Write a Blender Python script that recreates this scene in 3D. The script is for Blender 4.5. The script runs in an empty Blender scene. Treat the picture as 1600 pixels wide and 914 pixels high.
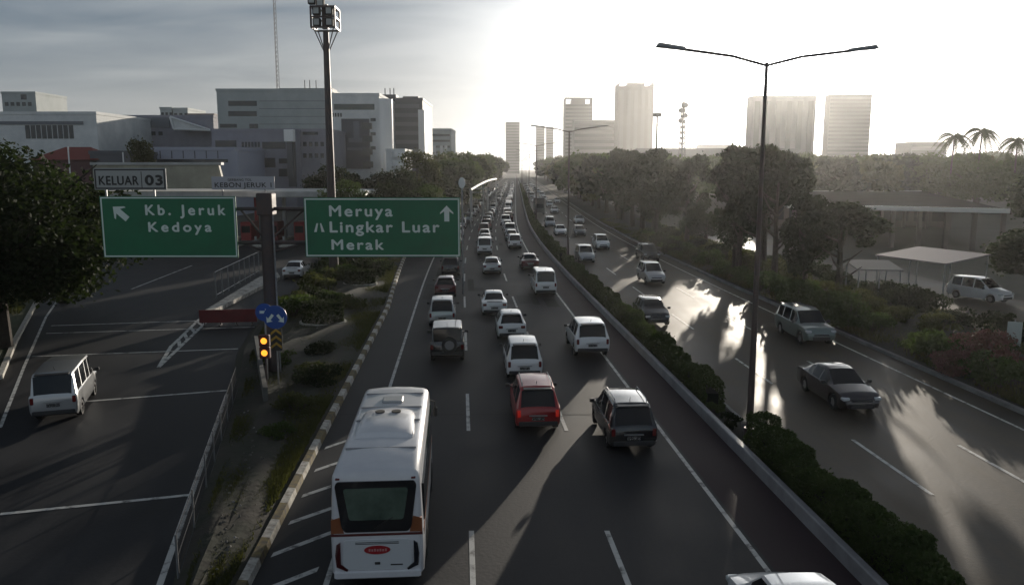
import bpy, math, random
import numpy as np
from mathutils import Vector, Matrix
S = bpy.context.scene
COL = S.collection
R = math.radians
rnd = random.Random(7)

# ---------------------------------------------------------------- camera
CH, FPX, TH = 9.8, 1250.0, math.atan(195/1250)
cd = bpy.data.cameras.new("camera"); cam = bpy.data.objects.new("camera", cd); COL.objects.link(cam)
cam.location = (0, 0, CH); cam.rotation_euler = (math.pi/2-TH, 0, 0)
cd.sensor_width = 36; cd.lens = FPX/1600*36; cd.clip_start = .2; cd.clip_end = 9000
S.camera = cam

def ray(px, py):
    c, s = math.cos(TH), math.sin(TH)
    return (px-800, (457-py)*s+FPX*c, (457-py)*c-FPX*s)
def Pg(px, py, z=0.):                    # photo pixel -> point on the level z
    d = ray(px, py); t = (z-CH)/d[2]
    return (d[0]*t, d[1]*t)
def W(px, py, Y):                        # photo pixel -> (x, z) at distance Y
    d = ray(px, py); t = Y/d[1]
    return (d[0]*t, CH+d[2]*t)

# ---------------------------------------------------------------- world, sun
SUNPX = (1228, 95)
sd = Vector(ray(*SUNPX)).normalized()
sun_el = math.asin(sd.z); sun_az = math.atan2(sd.x, sd.y)
wd = bpy.data.worlds.new("World"); S.world = wd; wd.use_nodes = True
nt = wd.node_tree; nt.nodes.clear()
def N(t, typ, **k):
    n = t.nodes.new(typ)
    for a, b in k.items(): setattr(n, a, b)
    return n
def L(t, a, b): t.links.new(a, b)
sky = N(nt, 'ShaderNodeTexSky', sky_type='NISHITA', sun_disc=False)
sky.sun_elevation = sun_el; sky.sun_rotation = sun_az; sky.air_density = 1.0; sky.dust_density = 2.5; sky.altitude = 0
tc = N(nt, 'ShaderNodeTexCoord')
dt = N(nt, 'ShaderNodeVectorMath', operation='DOT_PRODUCT'); L(nt, tc.outputs['Generated'], dt.inputs[0]); dt.inputs[1].default_value = sd
mx = N(nt, 'ShaderNodeMath', operation='MAXIMUM'); L(nt, dt.outputs['Value'], mx.inputs[0]); mx.inputs[1].default_value = 0
def powr(e, k):
    p = N(nt, 'ShaderNodeMath', operation='POWER'); L(nt, mx.outputs[0], p.inputs[0]); p.inputs[1].default_value = e
    m = N(nt, 'ShaderNodeMath', operation='MULTIPLY'); L(nt, p.outputs[0], m.inputs[0]); m.inputs[1].default_value = k
    return m
def addm(a, b):
    m = N(nt, 'ShaderNodeMath', operation='ADD'); L(nt, a.outputs[0], m.inputs[0]); L(nt, b.outputs[0], m.inputs[1]); return m
glow = addm(addm(powr(23, 2.6), powr(60, 1.6)), powr(500, 8.0))
# cloud deck: the direction projected on a level layer, stretched sideways
sep = N(nt, 'ShaderNodeSeparateXYZ'); L(nt, tc.outputs['Generated'], sep.inputs[0])
zc = N(nt, 'ShaderNodeMath', operation='MAXIMUM'); L(nt, sep.outputs['Z'], zc.inputs[0]); zc.inputs[1].default_value = 0.0
za = N(nt, 'ShaderNodeMath', operation='ADD'); L(nt, zc.outputs[0], za.inputs[0]); za.inputs[1].default_value = .12
dx = N(nt, 'ShaderNodeMath', operation='DIVIDE'); L(nt, sep.outputs['X'], dx.inputs[0]); L(nt, za.outputs[0], dx.inputs[1])
dy = N(nt, 'ShaderNodeMath', operation='DIVIDE'); L(nt, sep.outputs['Y'], dy.inputs[0]); L(nt, za.outputs[0], dy.inputs[1])
cb = N(nt, 'ShaderNodeCombineXYZ'); L(nt, dx.outputs[0], cb.inputs[0]); L(nt, dy.outputs[0], cb.inputs[1])
mp = N(nt, 'ShaderNodeMapping'); L(nt, cb.outputs[0], mp.inputs[0]); mp.inputs['Scale'].default_value = (.30, .55, 1); mp.inputs['Location'].default_value = (3.1, 1.7, 0)
mp.inputs['Rotation'].default_value = (0, 0, .25)
n1 = N(nt, 'ShaderNodeTexNoise'); L(nt, mp.outputs[0], n1.inputs['Vector']); n1.inputs['Scale'].default_value = 2.6; n1.inputs['Detail'].default_value = 5; n1.inputs['Roughness'].default_value = .45; n1.inputs['Distortion'].default_value = .5
rp = N(nt, 'ShaderNodeValToRGB'); L(nt, n1.outputs['Fac'], rp.inputs[0])
rp.color_ramp.elements[0].position = .40; rp.color_ramp.elements[0].color = (.19, .275, .37, 1)
rp.color_ramp.elements[1].position = .62; rp.color_ramp.elements[1].color = (.44, .51, .58, 1)
# thinner, paler air towards the horizon
hz = N(nt, 'ShaderNodeMapRange'); L(nt, sep.outputs['Z'], hz.inputs[0]); hz.inputs[1].default_value = -.02; hz.inputs[2].default_value = .19; hz.inputs[3].default_value = 1; hz.inputs[4].default_value = 0; hz.interpolation_type = 'SMOOTHSTEP'
mh = N(nt, 'ShaderNodeMix', data_type='RGBA'); L(nt, hz.outputs[0], mh.inputs['Factor']); L(nt, rp.outputs[0], mh.inputs['A']); mh.inputs['B'].default_value = (.62, .65, .65, 1)
# unseen sky overhead, darkened to cut the light from above
hz2 = N(nt, 'ShaderNodeMapRange'); L(nt, sep.outputs['Z'], hz2.inputs[0]); hz2.inputs[1].default_value = .22; hz2.inputs[2].default_value = .6; hz2.interpolation_type = 'SMOOTHSTEP'
mo = N(nt, 'ShaderNodeMix', data_type='RGBA'); L(nt, hz2.outputs[0], mo.inputs['Factor']); L(nt, mh.outputs['Result'], mo.inputs['A']); mo.inputs['B'].default_value = (.15, .18, .22, 1)
# unseen sky away from the sun, brightened as added fill for camera-facing sides
aw = N(nt, 'ShaderNodeMapRange'); L(nt, dt.outputs['Value'], aw.inputs[0]); aw.inputs[1].default_value = -.5; aw.inputs[2].default_value = .55; aw.inputs[3].default_value = 13; aw.inputs[4].default_value = 10
skm = N(nt, 'ShaderNodeMix', data_type='RGBA', blend_type='MULTIPLY'); skm.inputs['Factor'].default_value = 1; L(nt, sky.outputs[0], skm.inputs['A']); skm.inputs['B'].default_value = (.8, .8, .8, 1)
mc = N(nt, 'ShaderNodeMix', data_type='RGBA'); mc.inputs['Factor'].default_value = .92; L(nt, skm.outputs['Result'], mc.inputs['A'])
# the cloud colours are radiance; Background strength is .1, so lift by ten
cs = N(nt, 'ShaderNodeVectorMath', operation='SCALE'); L(nt, mo.outputs['Result'], cs.inputs[0]); L(nt, aw.outputs[0], cs.inputs['Scale'])
L(nt, cs.outputs[0], mc.inputs['B'])
gc = N(nt, 'ShaderNodeVectorMath', operation='SCALE'); gc.inputs[0].default_value = (10, 10.1, 10.1); L(nt, glow.outputs[0], gc.inputs['Scale'])
ad = N(nt, 'ShaderNodeVectorMath', operation='ADD'); L(nt, mc.outputs['Result'], ad.inputs[0]); L(nt, gc.outputs[0], ad.inputs[1])
bg = N(nt, 'ShaderNodeBackground'); bg.inputs['Strength'].default_value = .062; L(nt, ad.outputs[0], bg.inputs['Color'])
wo = N(nt, 'ShaderNodeOutputWorld'); L(nt, bg.outputs[0], wo.inputs['Surface'])
sl = bpy.data.lights.new("sun", 'SUN'); sl.energy = 5.0; sl.angle = R(.6); sl.color = (1, .9, .76)
so = bpy.data.objects.new("sun", sl); COL.objects.link(so); so.rotation_euler = (-sd).to_track_quat('-Z', 'Y').to_euler()
S.view_settings.view_transform = 'Standard'; S.view_settings.look = 'None'
S.view_settings.exposure = .12; S.view_settings.gamma = 1; S.view_settings.use_curve_mapping = False
S.cycles.max_bounces = 5; S.cycles.diffuse_bounces = 2; S.cycles.glossy_bounces = 3; S.cycles.transmission_bounces = 2
S.cycles.volume_bounces = 0; S.cycles.transparent_max_bounces = 4; S.cycles.use_denoising = True
S.cycles.sample_clamp_indirect = 4; S.cycles.caustics_reflective = False; S.cycles.caustics_refractive = False

# ---------------------------------------------------------------- materials
MATS = {}
def mat(name, col, rough=.6, metal=0., coat=0., noise=None, bump=None, emit=None, spec=None, scale=(1, 1, 1)):
    """noise = (second colour, scale, detail[, low, high]); bump = (scale, strength)"""
    if name in MATS: return MATS[name]
    m = bpy.data.materials.new(name); m.use_nodes = True; t = m.node_tree; b = t.nodes['Principled BSDF']
    b.inputs['Base Color'].default_value = (*col, 1); b.inputs['Roughness'].default_value = rough; b.inputs['Metallic'].default_value = metal
    if spec is not None: b.inputs['Specular IOR Level'].default_value = spec
    if coat: b.inputs['Coat Weight'].default_value = coat; b.inputs['Coat Roughness'].default_value = .04
    if noise or bump:
        c = N(t, 'ShaderNodeTexCoord'); q = N(t, 'ShaderNodeMapping'); q.inputs['Scale'].default_value = scale; L(t, c.outputs['Object'], q.inputs[0])
    if noise:
        n = N(t, 'ShaderNodeTexNoise'); L(t, q.outputs[0], n.inputs['Vector']); n.inputs['Scale'].default_value = noise[1]; n.inputs['Detail'].default_value = noise[2]; n.inputs['Roughness'].default_value = .65
        r = N(t, 'ShaderNodeValToRGB'); L(t, n.outputs['Fac'], r.inputs[0])
        lo, hi = (noise[3], noise[4]) if len(noise) > 3 else (.35, .65)
        r.color_ramp.elements[0].position = lo; r.color_ramp.elements[0].color = (*col, 1)
        r.color_ramp.elements[1].position = hi; r.color_ramp.elements[1].color = (*noise[0], 1)
        L(t, r.outputs[0], b.inputs['Base Color'])
    if bump:
        n = N(t, 'ShaderNodeTexNoise'); L(t, q.outputs[0], n.inputs['Vector']); n.inputs['Scale'].default_value = bump[0]; n.inputs['Detail'].default_value = 4
        u = N(t, 'ShaderNodeBump'); u.inputs['Strength'].default_value = bump[1]; u.inputs['Distance'].default_value = .05
        L(t, n.outputs['Fac'], u.inputs['Height']); L(t, u.outputs[0], b.inputs['Normal'])
    if emit: b.inputs['Emission Color'].default_value = (*emit[0], 1); b.inputs['Emission Strength'].default_value = emit[1]
    MATS[name] = m; return m

def asphalt(name, c1, c2, rough, spec=.12):
    if name in MATS: return MATS[name]
    m = bpy.data.materials.new(name); m.use_nodes = True; t = m.node_tree; b = t.nodes['Principled BSDF']
    c = N(t, 'ShaderNodeTexCoord')
    q = N(t, 'ShaderNodeMapping'); q.inputs['Scale'].default_value = (1.1, .06, 1); L(t, c.outputs['Object'], q.inputs[0])
    n = N(t, 'ShaderNodeTexNoise'); L(t, q.outputs[0], n.inputs['Vector']); n.inputs['Scale'].default_value = 1; n.inputs['Detail'].default_value = 6; n.inputs['Roughness'].default_value = .6
    n2 = N(t, 'ShaderNodeTexNoise'); L(t, c.outputs['Object'], n2.inputs['Vector']); n2.inputs['Scale'].default_value = .35; n2.inputs['Detail'].default_value = 5
    n3 = N(t, 'ShaderNodeTexNoise'); L(t, c.outputs['Object'], n3.inputs['Vector']); n3.inputs['Scale'].default_value = 9; n3.inputs['Detail'].default_value = 3
    a = N(t, 'ShaderNodeMath', operation='ADD'); L(t, n.outputs[0], a.inputs[0]); L(t, n2.outputs[0], a.inputs[1])
    a2 = N(t, 'ShaderNodeMath', operation='MULTIPLY_ADD'); L(t, n3.outputs[0], a2.inputs[0]); a2.inputs[1].default_value = .35; L(t, a.outputs[0], a2.inputs[2])
    r = N(t, 'ShaderNodeMapRange'); L(t, a2.outputs[0], r.inputs[0]); r.inputs[1].default_value = .85; r.inputs[2].default_value = 1.55
    mx = N(t, 'ShaderNodeMix', data_type='RGBA'); L(t, r.outputs[0], mx.inputs['Factor']); mx.inputs['A'].default_value = (*c1, 1); mx.inputs['B'].default_value = (*c2, 1)
    L(t, mx.outputs['Result'], b.inputs['Base Color'])
    rr = N(t, 'ShaderNodeMapRange'); L(t, a2.outputs[0], rr.inputs[0]); rr.inputs[1].default_value = .85; rr.inputs[2].default_value = 1.55; rr.inputs[3].default_value = rough-.06; rr.inputs[4].default_value = rough+.12
    L(t, rr.outputs[0], b.inputs['Roughness'])
    u = N(t, 'ShaderNodeBump'); u.inputs['Strength'].default_value = .25; u.inputs['Distance'].default_value = .02; L(t, n3.outputs[0], u.inputs['Height']); L(t, u.outputs[0], b.inputs['Normal'])
    b.inputs['Specular IOR Level'].default_value = spec
    MATS[name] = m; return m

def leafmat(name, c1, c2):
    if name in MATS: return MATS[name]
    m = mat(name, c1, .8, noise=(c2, .9, 3, .3, .7), spec=.12)
    t = m.node_tree; b = t.nodes['Principled BSDF']; out = t.nodes['Material Output']
    tr = N(t, 'ShaderNodeBsdfTranslucent'); tr.inputs['Color'].default_value = (c2[0]*1.4, c2[1]*1.5, c2[2]*.8, 1)
    ms = N(t, 'ShaderNodeMixShader'); ms.inputs[0].default_value = .25; L(t, b.outputs[0], ms.inputs[1]); L(t, tr.outputs[0], ms.inputs[2]); L(t, ms.outputs[0], out.inputs['Surface'])
    return m
ASPH = asphalt('asphalt', (.013, .014, .017), (.044, .044, .047), .62, .16)
ASPHR = asphalt('asphalt_worn', (.034, .031, .028), (.100, .080, .058), .56, .13)
SHOULDER = asphalt('asphalt_reddish', (.033, .022, .026), (.050, .035, .040), .7)
PAINT = mat('road_paint', (.52, .52, .50), .6, noise=((.09, .09, .09), 2.2, 9, .50, .64))
KERBW = mat('kerb_white', (.55, .53, .48), .8, noise=((.25, .23, .2), 5, 4))
KERBK = mat('kerb_yellow', (.20, .15, .05), .8, noise=((.07, .06, .05), 5, 4))
CONC = mat('concrete', (.24, .235, .23), .85, noise=((.14, .135, .13), .8, 8), bump=(6, .3))
CONCD = mat('concrete_dark', (.12, .12, .115), .9, noise=((.07, .068, .06), .7, 8), bump=(5, .4))
DIRT = mat('verge_earth', (.034, .030, .024), .95, noise=((.022, .026, .016), .9, 10, .42, .58), bump=(3, .6))
GROUND = mat('ground_earth', (.045, .048, .032), .95, noise=((.07, .065, .055), .05, 8))
STEEL = mat('galvanised_steel', (.32, .33, .34), .45, .6, noise=((.22, .22, .23), 3, 4))
DSTEEL = mat('dark_painted_steel', (.05, .042, .045), .5, .2, noise=((.075, .05, .045), 2, 5))
BLACK = mat('black_rubber', (.018, .018, .018), .8)
TRIM = mat('black_trim', (.03, .03, .032), .5)
GLASS = mat('car_glass', (.010, .011, .013), .08, 0, spec=.4)
CHROME = mat('wheel_rim', (.42, .42, .43), .3, .8)
TAIL = mat('tail_lamp', (.13, .008, .008), .25, coat=.6)
TAILON = mat('tail_lamp_lit', (.5, .02, .015), .25, emit=((1, .05, .03), .12))
HEAD = mat('head_lamp', (.65, .67, .68), .12, .2, coat=1)
PLATE = mat('number_plate', (.03, .03, .03), .5, noise=((.35, .35, .35), 22, 2, .56, .6))
PAINTS = {
 'white': mat('car_paint_white', (.74, .74, .74), .3, 0, 1), 'silver': mat('car_paint_silver', (.42, .43, .44), .3, .55, 1),
 'grey': mat('car_paint_grey', (.12, .125, .13), .3, .5, 1), 'black': mat('car_paint_black', (.014, .014, .016), .22, .2, 1),
 'red': mat('car_paint_red', (.30, .005, .009), .35, .1, .6), 'maroon': mat('car_paint_maroon', (.09, .010, .012), .3, .2, 1),
 'brown': mat('car_paint_brown', (.040,.030,.030), .28, .3, 1), 'green': mat('car_paint_grey_green', (.16, .20, .19), .3, .5, 1), 'beige': mat('car_paint_beige', (.40, .36, .30), .3, .4, 1)}

# ---------------------------------------------------------------- mesh helpers
class MB:
    def __init__(s): s.v = []; s.f = []
    def add(s, vs, fs):
        b = len(s.v); s.v += [tuple(v) for v in vs]; s.f += [tuple(i+b for i in f) for f in fs]; return s
    def box(s, x0, x1, y0, y1, z0, z1):
        vs = [(x0,y0,z0),(x1,y0,z0),(x1,y1,z0),(x0,y1,z0),(x0,y0,z1),(x1,y0,z1),(x1,y1,z1),(x0,y1,z1)]
        return s.add(vs, [(0,3,2,1),(4,5,6,7),(0,1,5,4),(1,2,6,5),(2,3,7,6),(3,0,4,7)])
    def cbox(s, x0, x1, y0, y1, z0, z1, c=.04):      # chamfered box
        vs = []
        for (z, k) in ((z0, c), (z0+c, 0), (z1-c, 0), (z1, c)):
            vs += [(x0+k+c,y0+k,z),(x1-k-c,y0+k,z),(x1-k,y0+k+c,z),(x1-k,y1-k-c,z),(x1-k-c,y1-k,z),(x0+k+c,y1-k,z),(x0+k,y1-k-c,z),(x0+k,y0+k+c,z)]
        fs = [tuple(range(7,-1,-1)), tuple(range(24,32))]
        for r in range(3):
            for i in range(8): fs.append((r*8+i, r*8+(i+1)%8, (r+1)*8+(i+1)%8, (r+1)*8+i))
        return s.add(vs, fs)
    def tube(s, p, q, r0, r1=None, n=10, cap=True):
        p, q = Vector(p), Vector(q); r1 = r0 if r1 is None else r1
        d = (q-p).normalized(); a = d.orthogonal().normalized(); b = d.cross(a)
        vs = []
        for c, r in ((p, r0), (q, r1)):
            for i in range(n):
                t = 2*math.pi*i/n; vs.append(c+a*math.cos(t)*r+b*math.sin(t)*r)
        fs = [(i, (i+1)%n, n+(i+1)%n, n+i) for i in range(n)]
        if cap: fs += [tuple(range(n-1,-1,-1)), tuple(range(n, 2*n))]
        return s.add(vs, fs)
    def path(s, pts, r, n=8):
        for a, b in zip(pts, pts[1:]): s.tube(a, b, r, n=n)
        return s
    def prism(s, pts, z0, z1):                       # vertical extrusion of a ccw outline
        n = len(pts); vs = [(x, y, z0) for x, y in pts]+[(x, y, z1) for x, y in pts]
        return s.add(vs, [tuple(range(n-1,-1,-1)), tuple(range(n, 2*n))]+[(i,(i+1)%n,n+(i+1)%n,n+i) for i in range(n)])
    def plate(s, pts, y0, y1):                       # outline in x,z given thickness in y
        n = len(pts); vs = [(x, y0, z) for x, z in pts]+[(x, y1, z) for x, z in pts]
        return s.add(vs, [tuple(range(n)), tuple(range(2*n-1, n-1, -1))]+[(i,n+i,n+(i+1)%n,(i+1)%n) for i in range(n)])
    def mesh(s, name, smooth=False):
        me = bpy.data.meshes.new(name); me.from_pydata(s.v, [], s.f); me.validate()
        if smooth: shade(me)
        return me
def shade(me, ang=35):
    me.polygons.foreach_set('use_smooth', [True]*len(me.polygons)); me.set_sharp_from_angle(angle=R(ang)); me.update()
def link(name, me, parent=None, loc=None):
    o = bpy.data.objects.new(name, me); COL.objects.link(o)
    if parent is not None: o.parent = parent
    if loc is not None: o.location = loc
    return o
def part(name, mb, m, parent, smooth=False, loc=None, label=None):
    me = mb.mesh(name, smooth) if isinstance(mb, MB) else mb
    if m is not None and not me.materials: me.materials.append(m)
    o = link(name, me, parent, loc)
    if label: o['label'] = label
    return o
def tag(o, label, cat, group=None, kind=None):
    o['label'] = label; o['category'] = cat
    if group: o['group'] = group
    if kind: o['kind'] = kind
    return o
def thing(name, label, cat, loc=(0,0,0), rz=0., group=None):
    o = link(name, None); o.location = loc; o.rotation_euler = (0, 0, rz); o.empty_display_size = .3
    return tag(o, label, cat, group)
def struct(name, mb, m, smooth=False):
    o = part(name, mb, m, None, smooth); o['kind'] = 'structure'; return o
def copy_tree(o, parent=None):
    c = o.copy(); COL.objects.link(c); c.parent = parent
    for ch in list(o.children): copy_tree(ch, c)
    return c
def text(name, s, size, m, parent, x, y, z, bold=.01, sp=1.15, width=None, centre=False):
    """writing as real mesh letters; width = the line's length in metres"""
    c = bpy.data.curves.new(name, 'FONT'); c.body = s; c.size = size; c.extrude = .006; c.space_character = sp; c.align_y = 'BOTTOM_BASELINE'
    tmp = bpy.data.objects.new('tmp', c); COL.objects.link(tmp)
    me = bpy.data.meshes.new_from_object(tmp.evaluated_get(bpy.context.evaluated_depsgraph_get())); bpy.data.objects.remove(tmp); bpy.data.curves.remove(c)
    xs = [v.co.x for v in me.vertices]; x0, x1 = min(xs), max(xs); k = (width/(x1-x0)) if width else 1
    for v in me.vertices: v.co = Vector(((v.co.x-x0)*k-((x1-x0)*k/2 if centre else 0), -v.co.z, v.co.y))
    # stroke weight: the same outlines again, a little to each side and a millimetre prouder each
    vs = [v.co.copy() for v in me.vertices]; fs = [tuple(p.vertices) for p in me.polygons]; bpy.data.meshes.remove(me); b = MB()
    for k, (ax, az) in enumerate(((0,0),(bold,0),(-bold,0),(0,bold),(0,-bold)) if bold else ((0,0),)):
        b.add([(v.x+ax, v.y-.0012*k, v.z+az) for v in vs], fs)
    me = bpy.data.meshes.new(name); me.from_pydata(b.v, [], b.f); me.materials.append(m); return link(name, me, parent, (x, y, z))
ORD = ['first','second','third','fourth','fifth','sixth','seventh','eighth','ninth','tenth','eleventh','twelfth','thirteenth','fourteenth','fifteenth','sixteenth','seventeenth','eighteenth','nineteenth','twentieth']
ORD += ['twenty-'+w for w in ORD[:9]]+['thirtieth']+['thirty-'+w for w in ORD[:9]]+['fortieth']+['forty-'+w for w in ORD[:9]]

# ---------------------------------------------------------------- the expressway line
def slope(Y):
    if Y < 60: return -.0634
    if Y < 150: return -.0634*(150-Y)/90
    return min(.004, (Y-150)*.0001)
_xs = [0.]; 
X0 = -.995+.0634*18.8
tab = [X0+.0634*60]
for i in range(-60, 3200): tab.append(tab[-1]+slope(i))
def xr(Y):
    i = Y+60; k = int(i); return tab[k]+(tab[k+1]-tab[k])*(i-k)
def rp_(o, Y): return (xr(Y)+o, Y)
def hd(Y): return -math.atan(slope(Y))   # z rotation of an object heading along the road
def strip(mb, o0, o1, Y0, Y1, z, step=5.):
    n = max(1, math.ceil((Y1-Y0)/step)); vs = []
    for i in range(n+1):
        Y = Y0+(Y1-Y0)*i/n; vs += [(xr(Y)+o0, Y, z), (xr(Y)+o1, Y, z)]
    return mb.add(vs, [(2*i, 2*i+1, 2*i+3, 2*i+2) for i in range(n)])
def loft(mb, prof, Y0, Y1, step=4.):
    """extrude a closed (offset, z) profile along the road"""
    n = max(1, math.ceil((Y1-Y0)/step)); m = len(prof); vs = []
    for i in range(n+1):
        Y = Y0+(Y1-Y0)*i/n; vs += [(xr(Y)+o, Y, z) for o, z in prof]
    fs = [(i*m+j, i*m+(j+1)%m, (i+1)*m+(j+1)%m, (i+1)*m+j) for i in range(n) for j in range(m)]
    fs += [tuple(range(m-1,-1,-1)), tuple(range(n*m, n*m+m))]
    return mb.add(vs, fs)

YF = 1500
g = MB(); g.add([(-1450,-55,-.06),(1450,-55,-.06),(1450,2950,-.06),(-1450,2950,-.06)], [(0,1,2,3)]); struct('ground', g, GROUND)
struct('road_outbound', strip(MB(), -9.0, 9.3, -40, YF, 0, 5), ASPH)
struct('road_inbound', strip(MB(), 9.9, 22.3, -40, YF, .004, 5), ASPHR)
struct('road_shoulder', strip(MB(), 7.45, 9.27, -40, YF, .004, 5), SHOULDER)
mk = MB()
strip(mk, -3.57, -3.43, -30, 900, .008); strip(mk, 7.2, 7.34, -30, 900, .008)
for o in (0, 3.7):
    Y = 15.6-13.4*3
    while Y < 420: strip(mk, o-.07, o+.07, Y, Y+5, .008); Y += 13.4
for o in (14.0, 17.5):
    Y = 23.0-12.6*3-(.0 if o == 14 else .6)
    while Y < 420: strip(mk, o-.07, o+.07, Y, Y+5, .012); Y += 12.6
strip(mk, 10.72, 10.86, -30, 700, .012); strip(mk, 20.93, 21.07, -30, 700, .012)
# (see road_patches below)
# hatching between the left line and the kerb
for a, b in (((425,867),(520,831)),((452,817),(537,787)),((472,775),(551,748)),((492,735),(566,710)),((508,700),(578,676)),((405,925),(497,889)),((380,985),(478,946))):
    (x0,y0),(x1,y1) = Pg(*a), Pg(*b); w = .13; mk.add([(x0,y0-w,.008),(x1,y1-w,.008),(x1,y1+w,.008),(x0,y0+w,.008)], [(0,1,2,3)])
struct('road_markings', mk, PAINT)
PATCH = asphalt('asphalt_patch', (.013,.014,.016), (.036,.036,.039), .66, .14); PATCH2 = asphalt('asphalt_patch_pale', (.026,.026,.027), (.046,.045,.045), .75, .08)
pr = random.Random(21)
for nm, m_, rng in (('road_patches_dark', PATCH, 0), ('road_patches_pale', PATCH2, 1)):
    pm = MB()
    for k in range(11):
        Y0 = 48+pr.random()**1.4*120; o_ = pr.choice((-3.2,-2.6,-1.4,.3,.9,2.1,4.0,5.0,5.9)); strip(pm, o_, o_+pr.choice((.5,.9,1.3)), Y0, Y0+pr.uniform(1.5, 9), .0022+.0001*k+.003*rng*.3, 3)
    if rng == 0:
        for Y0 in (16.5, 31, 47.2, 66, 88, 112): strip(pm, -5.2, 7.1, Y0, Y0+.07, .0062, 3)
    struct(nm, pm, m_)

# frontage road, its rumble strips and the toll apron
EDGE = [(250,912),(300,770),(355,615),(372,550),(392,517)]
EW = [Pg(*p) for p in EDGE]
d0 = ((EW[0][0]-EW[1][0])/(EW[0][1]-EW[1][1]))
EW = [(EW[0][0]-d0*(EW[0][1]+30), -30.)]+EW
LK = [Pg(0,592), Pg(24,535), Pg(58,472), Pg(112,432)]
d1 = (LK[0][0]-LK[1][0])/(LK[0][1]-LK[1][1])
LKW = [(LK[0][0]-.36*(LK[0][1]+30), -30.)]+LK+[(-56., 92.)]
apron = EW+[(-17.4,60.),(-19.5,82.),(-20.5,135.),(-60.,150.)]+LKW[::-1]
s = MB(); s.add([(x,y,-.002) for x, y in apron], [tuple(range(len(apron)))]); struct('frontage_road', s, ASPH)
mk = MB()
def line(mb, p, q, w, z=.004):
    p, q = Vector((*p, 0)), Vector((*q, 0)); n = (q-p).normalized().cross(Vector((0,0,1)))*w/2
    return mb.add([(p-n)+Vector((0,0,z)),(q-n)+Vector((0,0,z)),(q+n)+Vector((0,0,z)),(p+n)+Vector((0,0,z))], [(0,1,2,3)])
for a, b in ((EW[0],EW[1]),(EW[1],EW[2]),(EW[2],EW[3])):
    line(mk, a, b, .16)
for a, b in (((0,803),(297,773)),((135,627),(354,610)),((50,557),(372,545)),((72,521),(398,511)),((80,509),(318,501)),((-60,1010),(232,972))):
    line(mk, Pg(*a), Pg(*b), .17, .0075)
LE = [(0,668),(38,572),(72,495),(100,455),(150,425)]
for a, b in zip(LE, LE[1:]): line(mk, Pg(*a), Pg(*b), .14, .005)
for q_, (a, b) in enumerate((((248,574),(268,540)),((268,541),(332,479)),((250,572),(324,502)))): line(mk, Pg(*a), Pg(*b), .2, .010+.004*q_)
for t in (.42, .58, .74, .9):
    a = Pg(256+(312-256)*t, 558+(496-558)*t); b = Pg(250+(324-250)*t, 572+(502-572)*t); line(mk, a, b, .2, .022+t*.003)
line(mk, Pg(205,452), Pg(300,415), .15, .005)
struct('frontage_road_markings', mk, PAINT)

# verge between frontage road and expressway
VE = [(EW[0][0]+.5, -30.)]+[(x+.35, y) for x, y in EW[1:]]+[(-16.4,60.),(-18.6,82.),(-19.6,130.),(-12.5,330.),(-12.5,700.)]
def vex(Y):
    for (x0,y0),(x1,y1) in zip(VE, VE[1:]):
        if y0 <= Y <= y1: return x0+(x1-x0)*(Y-y0)/(y1-y0)
    return VE[-1][0]
def curb_o(Y): return -5.4-(0 if Y < 55 else min(1.6, (Y-55)*.04))
vs = []; Ys = [-30+i*3 for i in range(0, 240)]
NX = 9
for Y in Ys:
    a, b = vex(Y), xr(Y)+curb_o(Y)-.12
    for k in range(NX):
        t = k/(NX-1); h = .13+(.22*math.sin(math.pi*t)+.10*math.sin(Y*.5+k*1.7)*math.sin(math.pi*t) if 0 < k < NX-1 else 0)
        vs.append((a+(b-a)*t, Y, h))
fs = [(i*NX+k, i*NX+k+1, (i+1)*NX+k+1, (i+1)*NX+k) for i in range(len(Ys)-1) for k in range(NX-1)]
vsk = MB().add(vs, fs)
n0 = len(vsk.v)
for i in range(len(Ys)-1):
    for k, dz in ((0, 1), (NX-1, 1)):
        p, q = vs[i*NX+k], vs[(i+1)*NX+k]; vsk.add([p, q, (q[0],q[1],-.05), (p[0],p[1],-.05)], [(0,1,2,3)])
struct('verge', vsk, DIRT, True)
# kerb, painted blocks alternating
for j, (nm, m) in enumerate((('kerb_white_blocks', KERBW), ('kerb_dark_blocks', KERBK))):
    kb = MB()
    for i in range(-20, 120):
        if i % 2 != j: continue
        y0 = i*1.1; o = (curb_o(y0)+curb_o(y0+1.1))/2; x0, x1 = xr(y0)+o, xr(y0+1.1)+o
        w = .13; kb.add([(x0-w,y0,-.02),(x0+w,y0,-.02),(x1+w,y0+1.09,-.02),(x1-w,y0+1.09,-.02),(x0-w,y0,.22),(x0+w-.04,y0,.20),(x1+w-.04,y0+1.09,.20),(x1-w,y0+1.09,.22)],
               [(0,3,2,1),(4,5,6,7),(0,1,5,4),(1,2,6,5),(2,3,7,6),(3,0,4,7)])
    struct(nm, kb, m)
# left kerb of the frontage road and grass bank
kb = MB()
for a, b in zip(LKW, LKW[1:]):
    p, q = Vector((*a,0)), Vector((*b,0)); n = (q-p).normalized().cross(Vector((0,0,1)))*.12
    kb.prism([(p-n)[:2],(p+n)[:2],(q+n)[:2],(q-n)[:2]], -.03, .2)
struct('frontage_kerb', kb, KERBW)
bank = [(x-.13,y) for x,y in LKW]; bm = MB(); vs = []
for x, y in bank: vs += [(x,y,.12),(x-3,y,.5),(x-40,y,.8)]
bm.add(vs, [(3*i+k, 3*i+k+3, 3*i+k+4, 3*i+k+1) for i in range(len(bank)-1) for k in range(2)])
struct('grass_bank', bm, mat('bank_turf', (.035,.05,.02), .95, noise=((.055,.06,.03), .6, 6), bump=(8,.6)), True)
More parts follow.
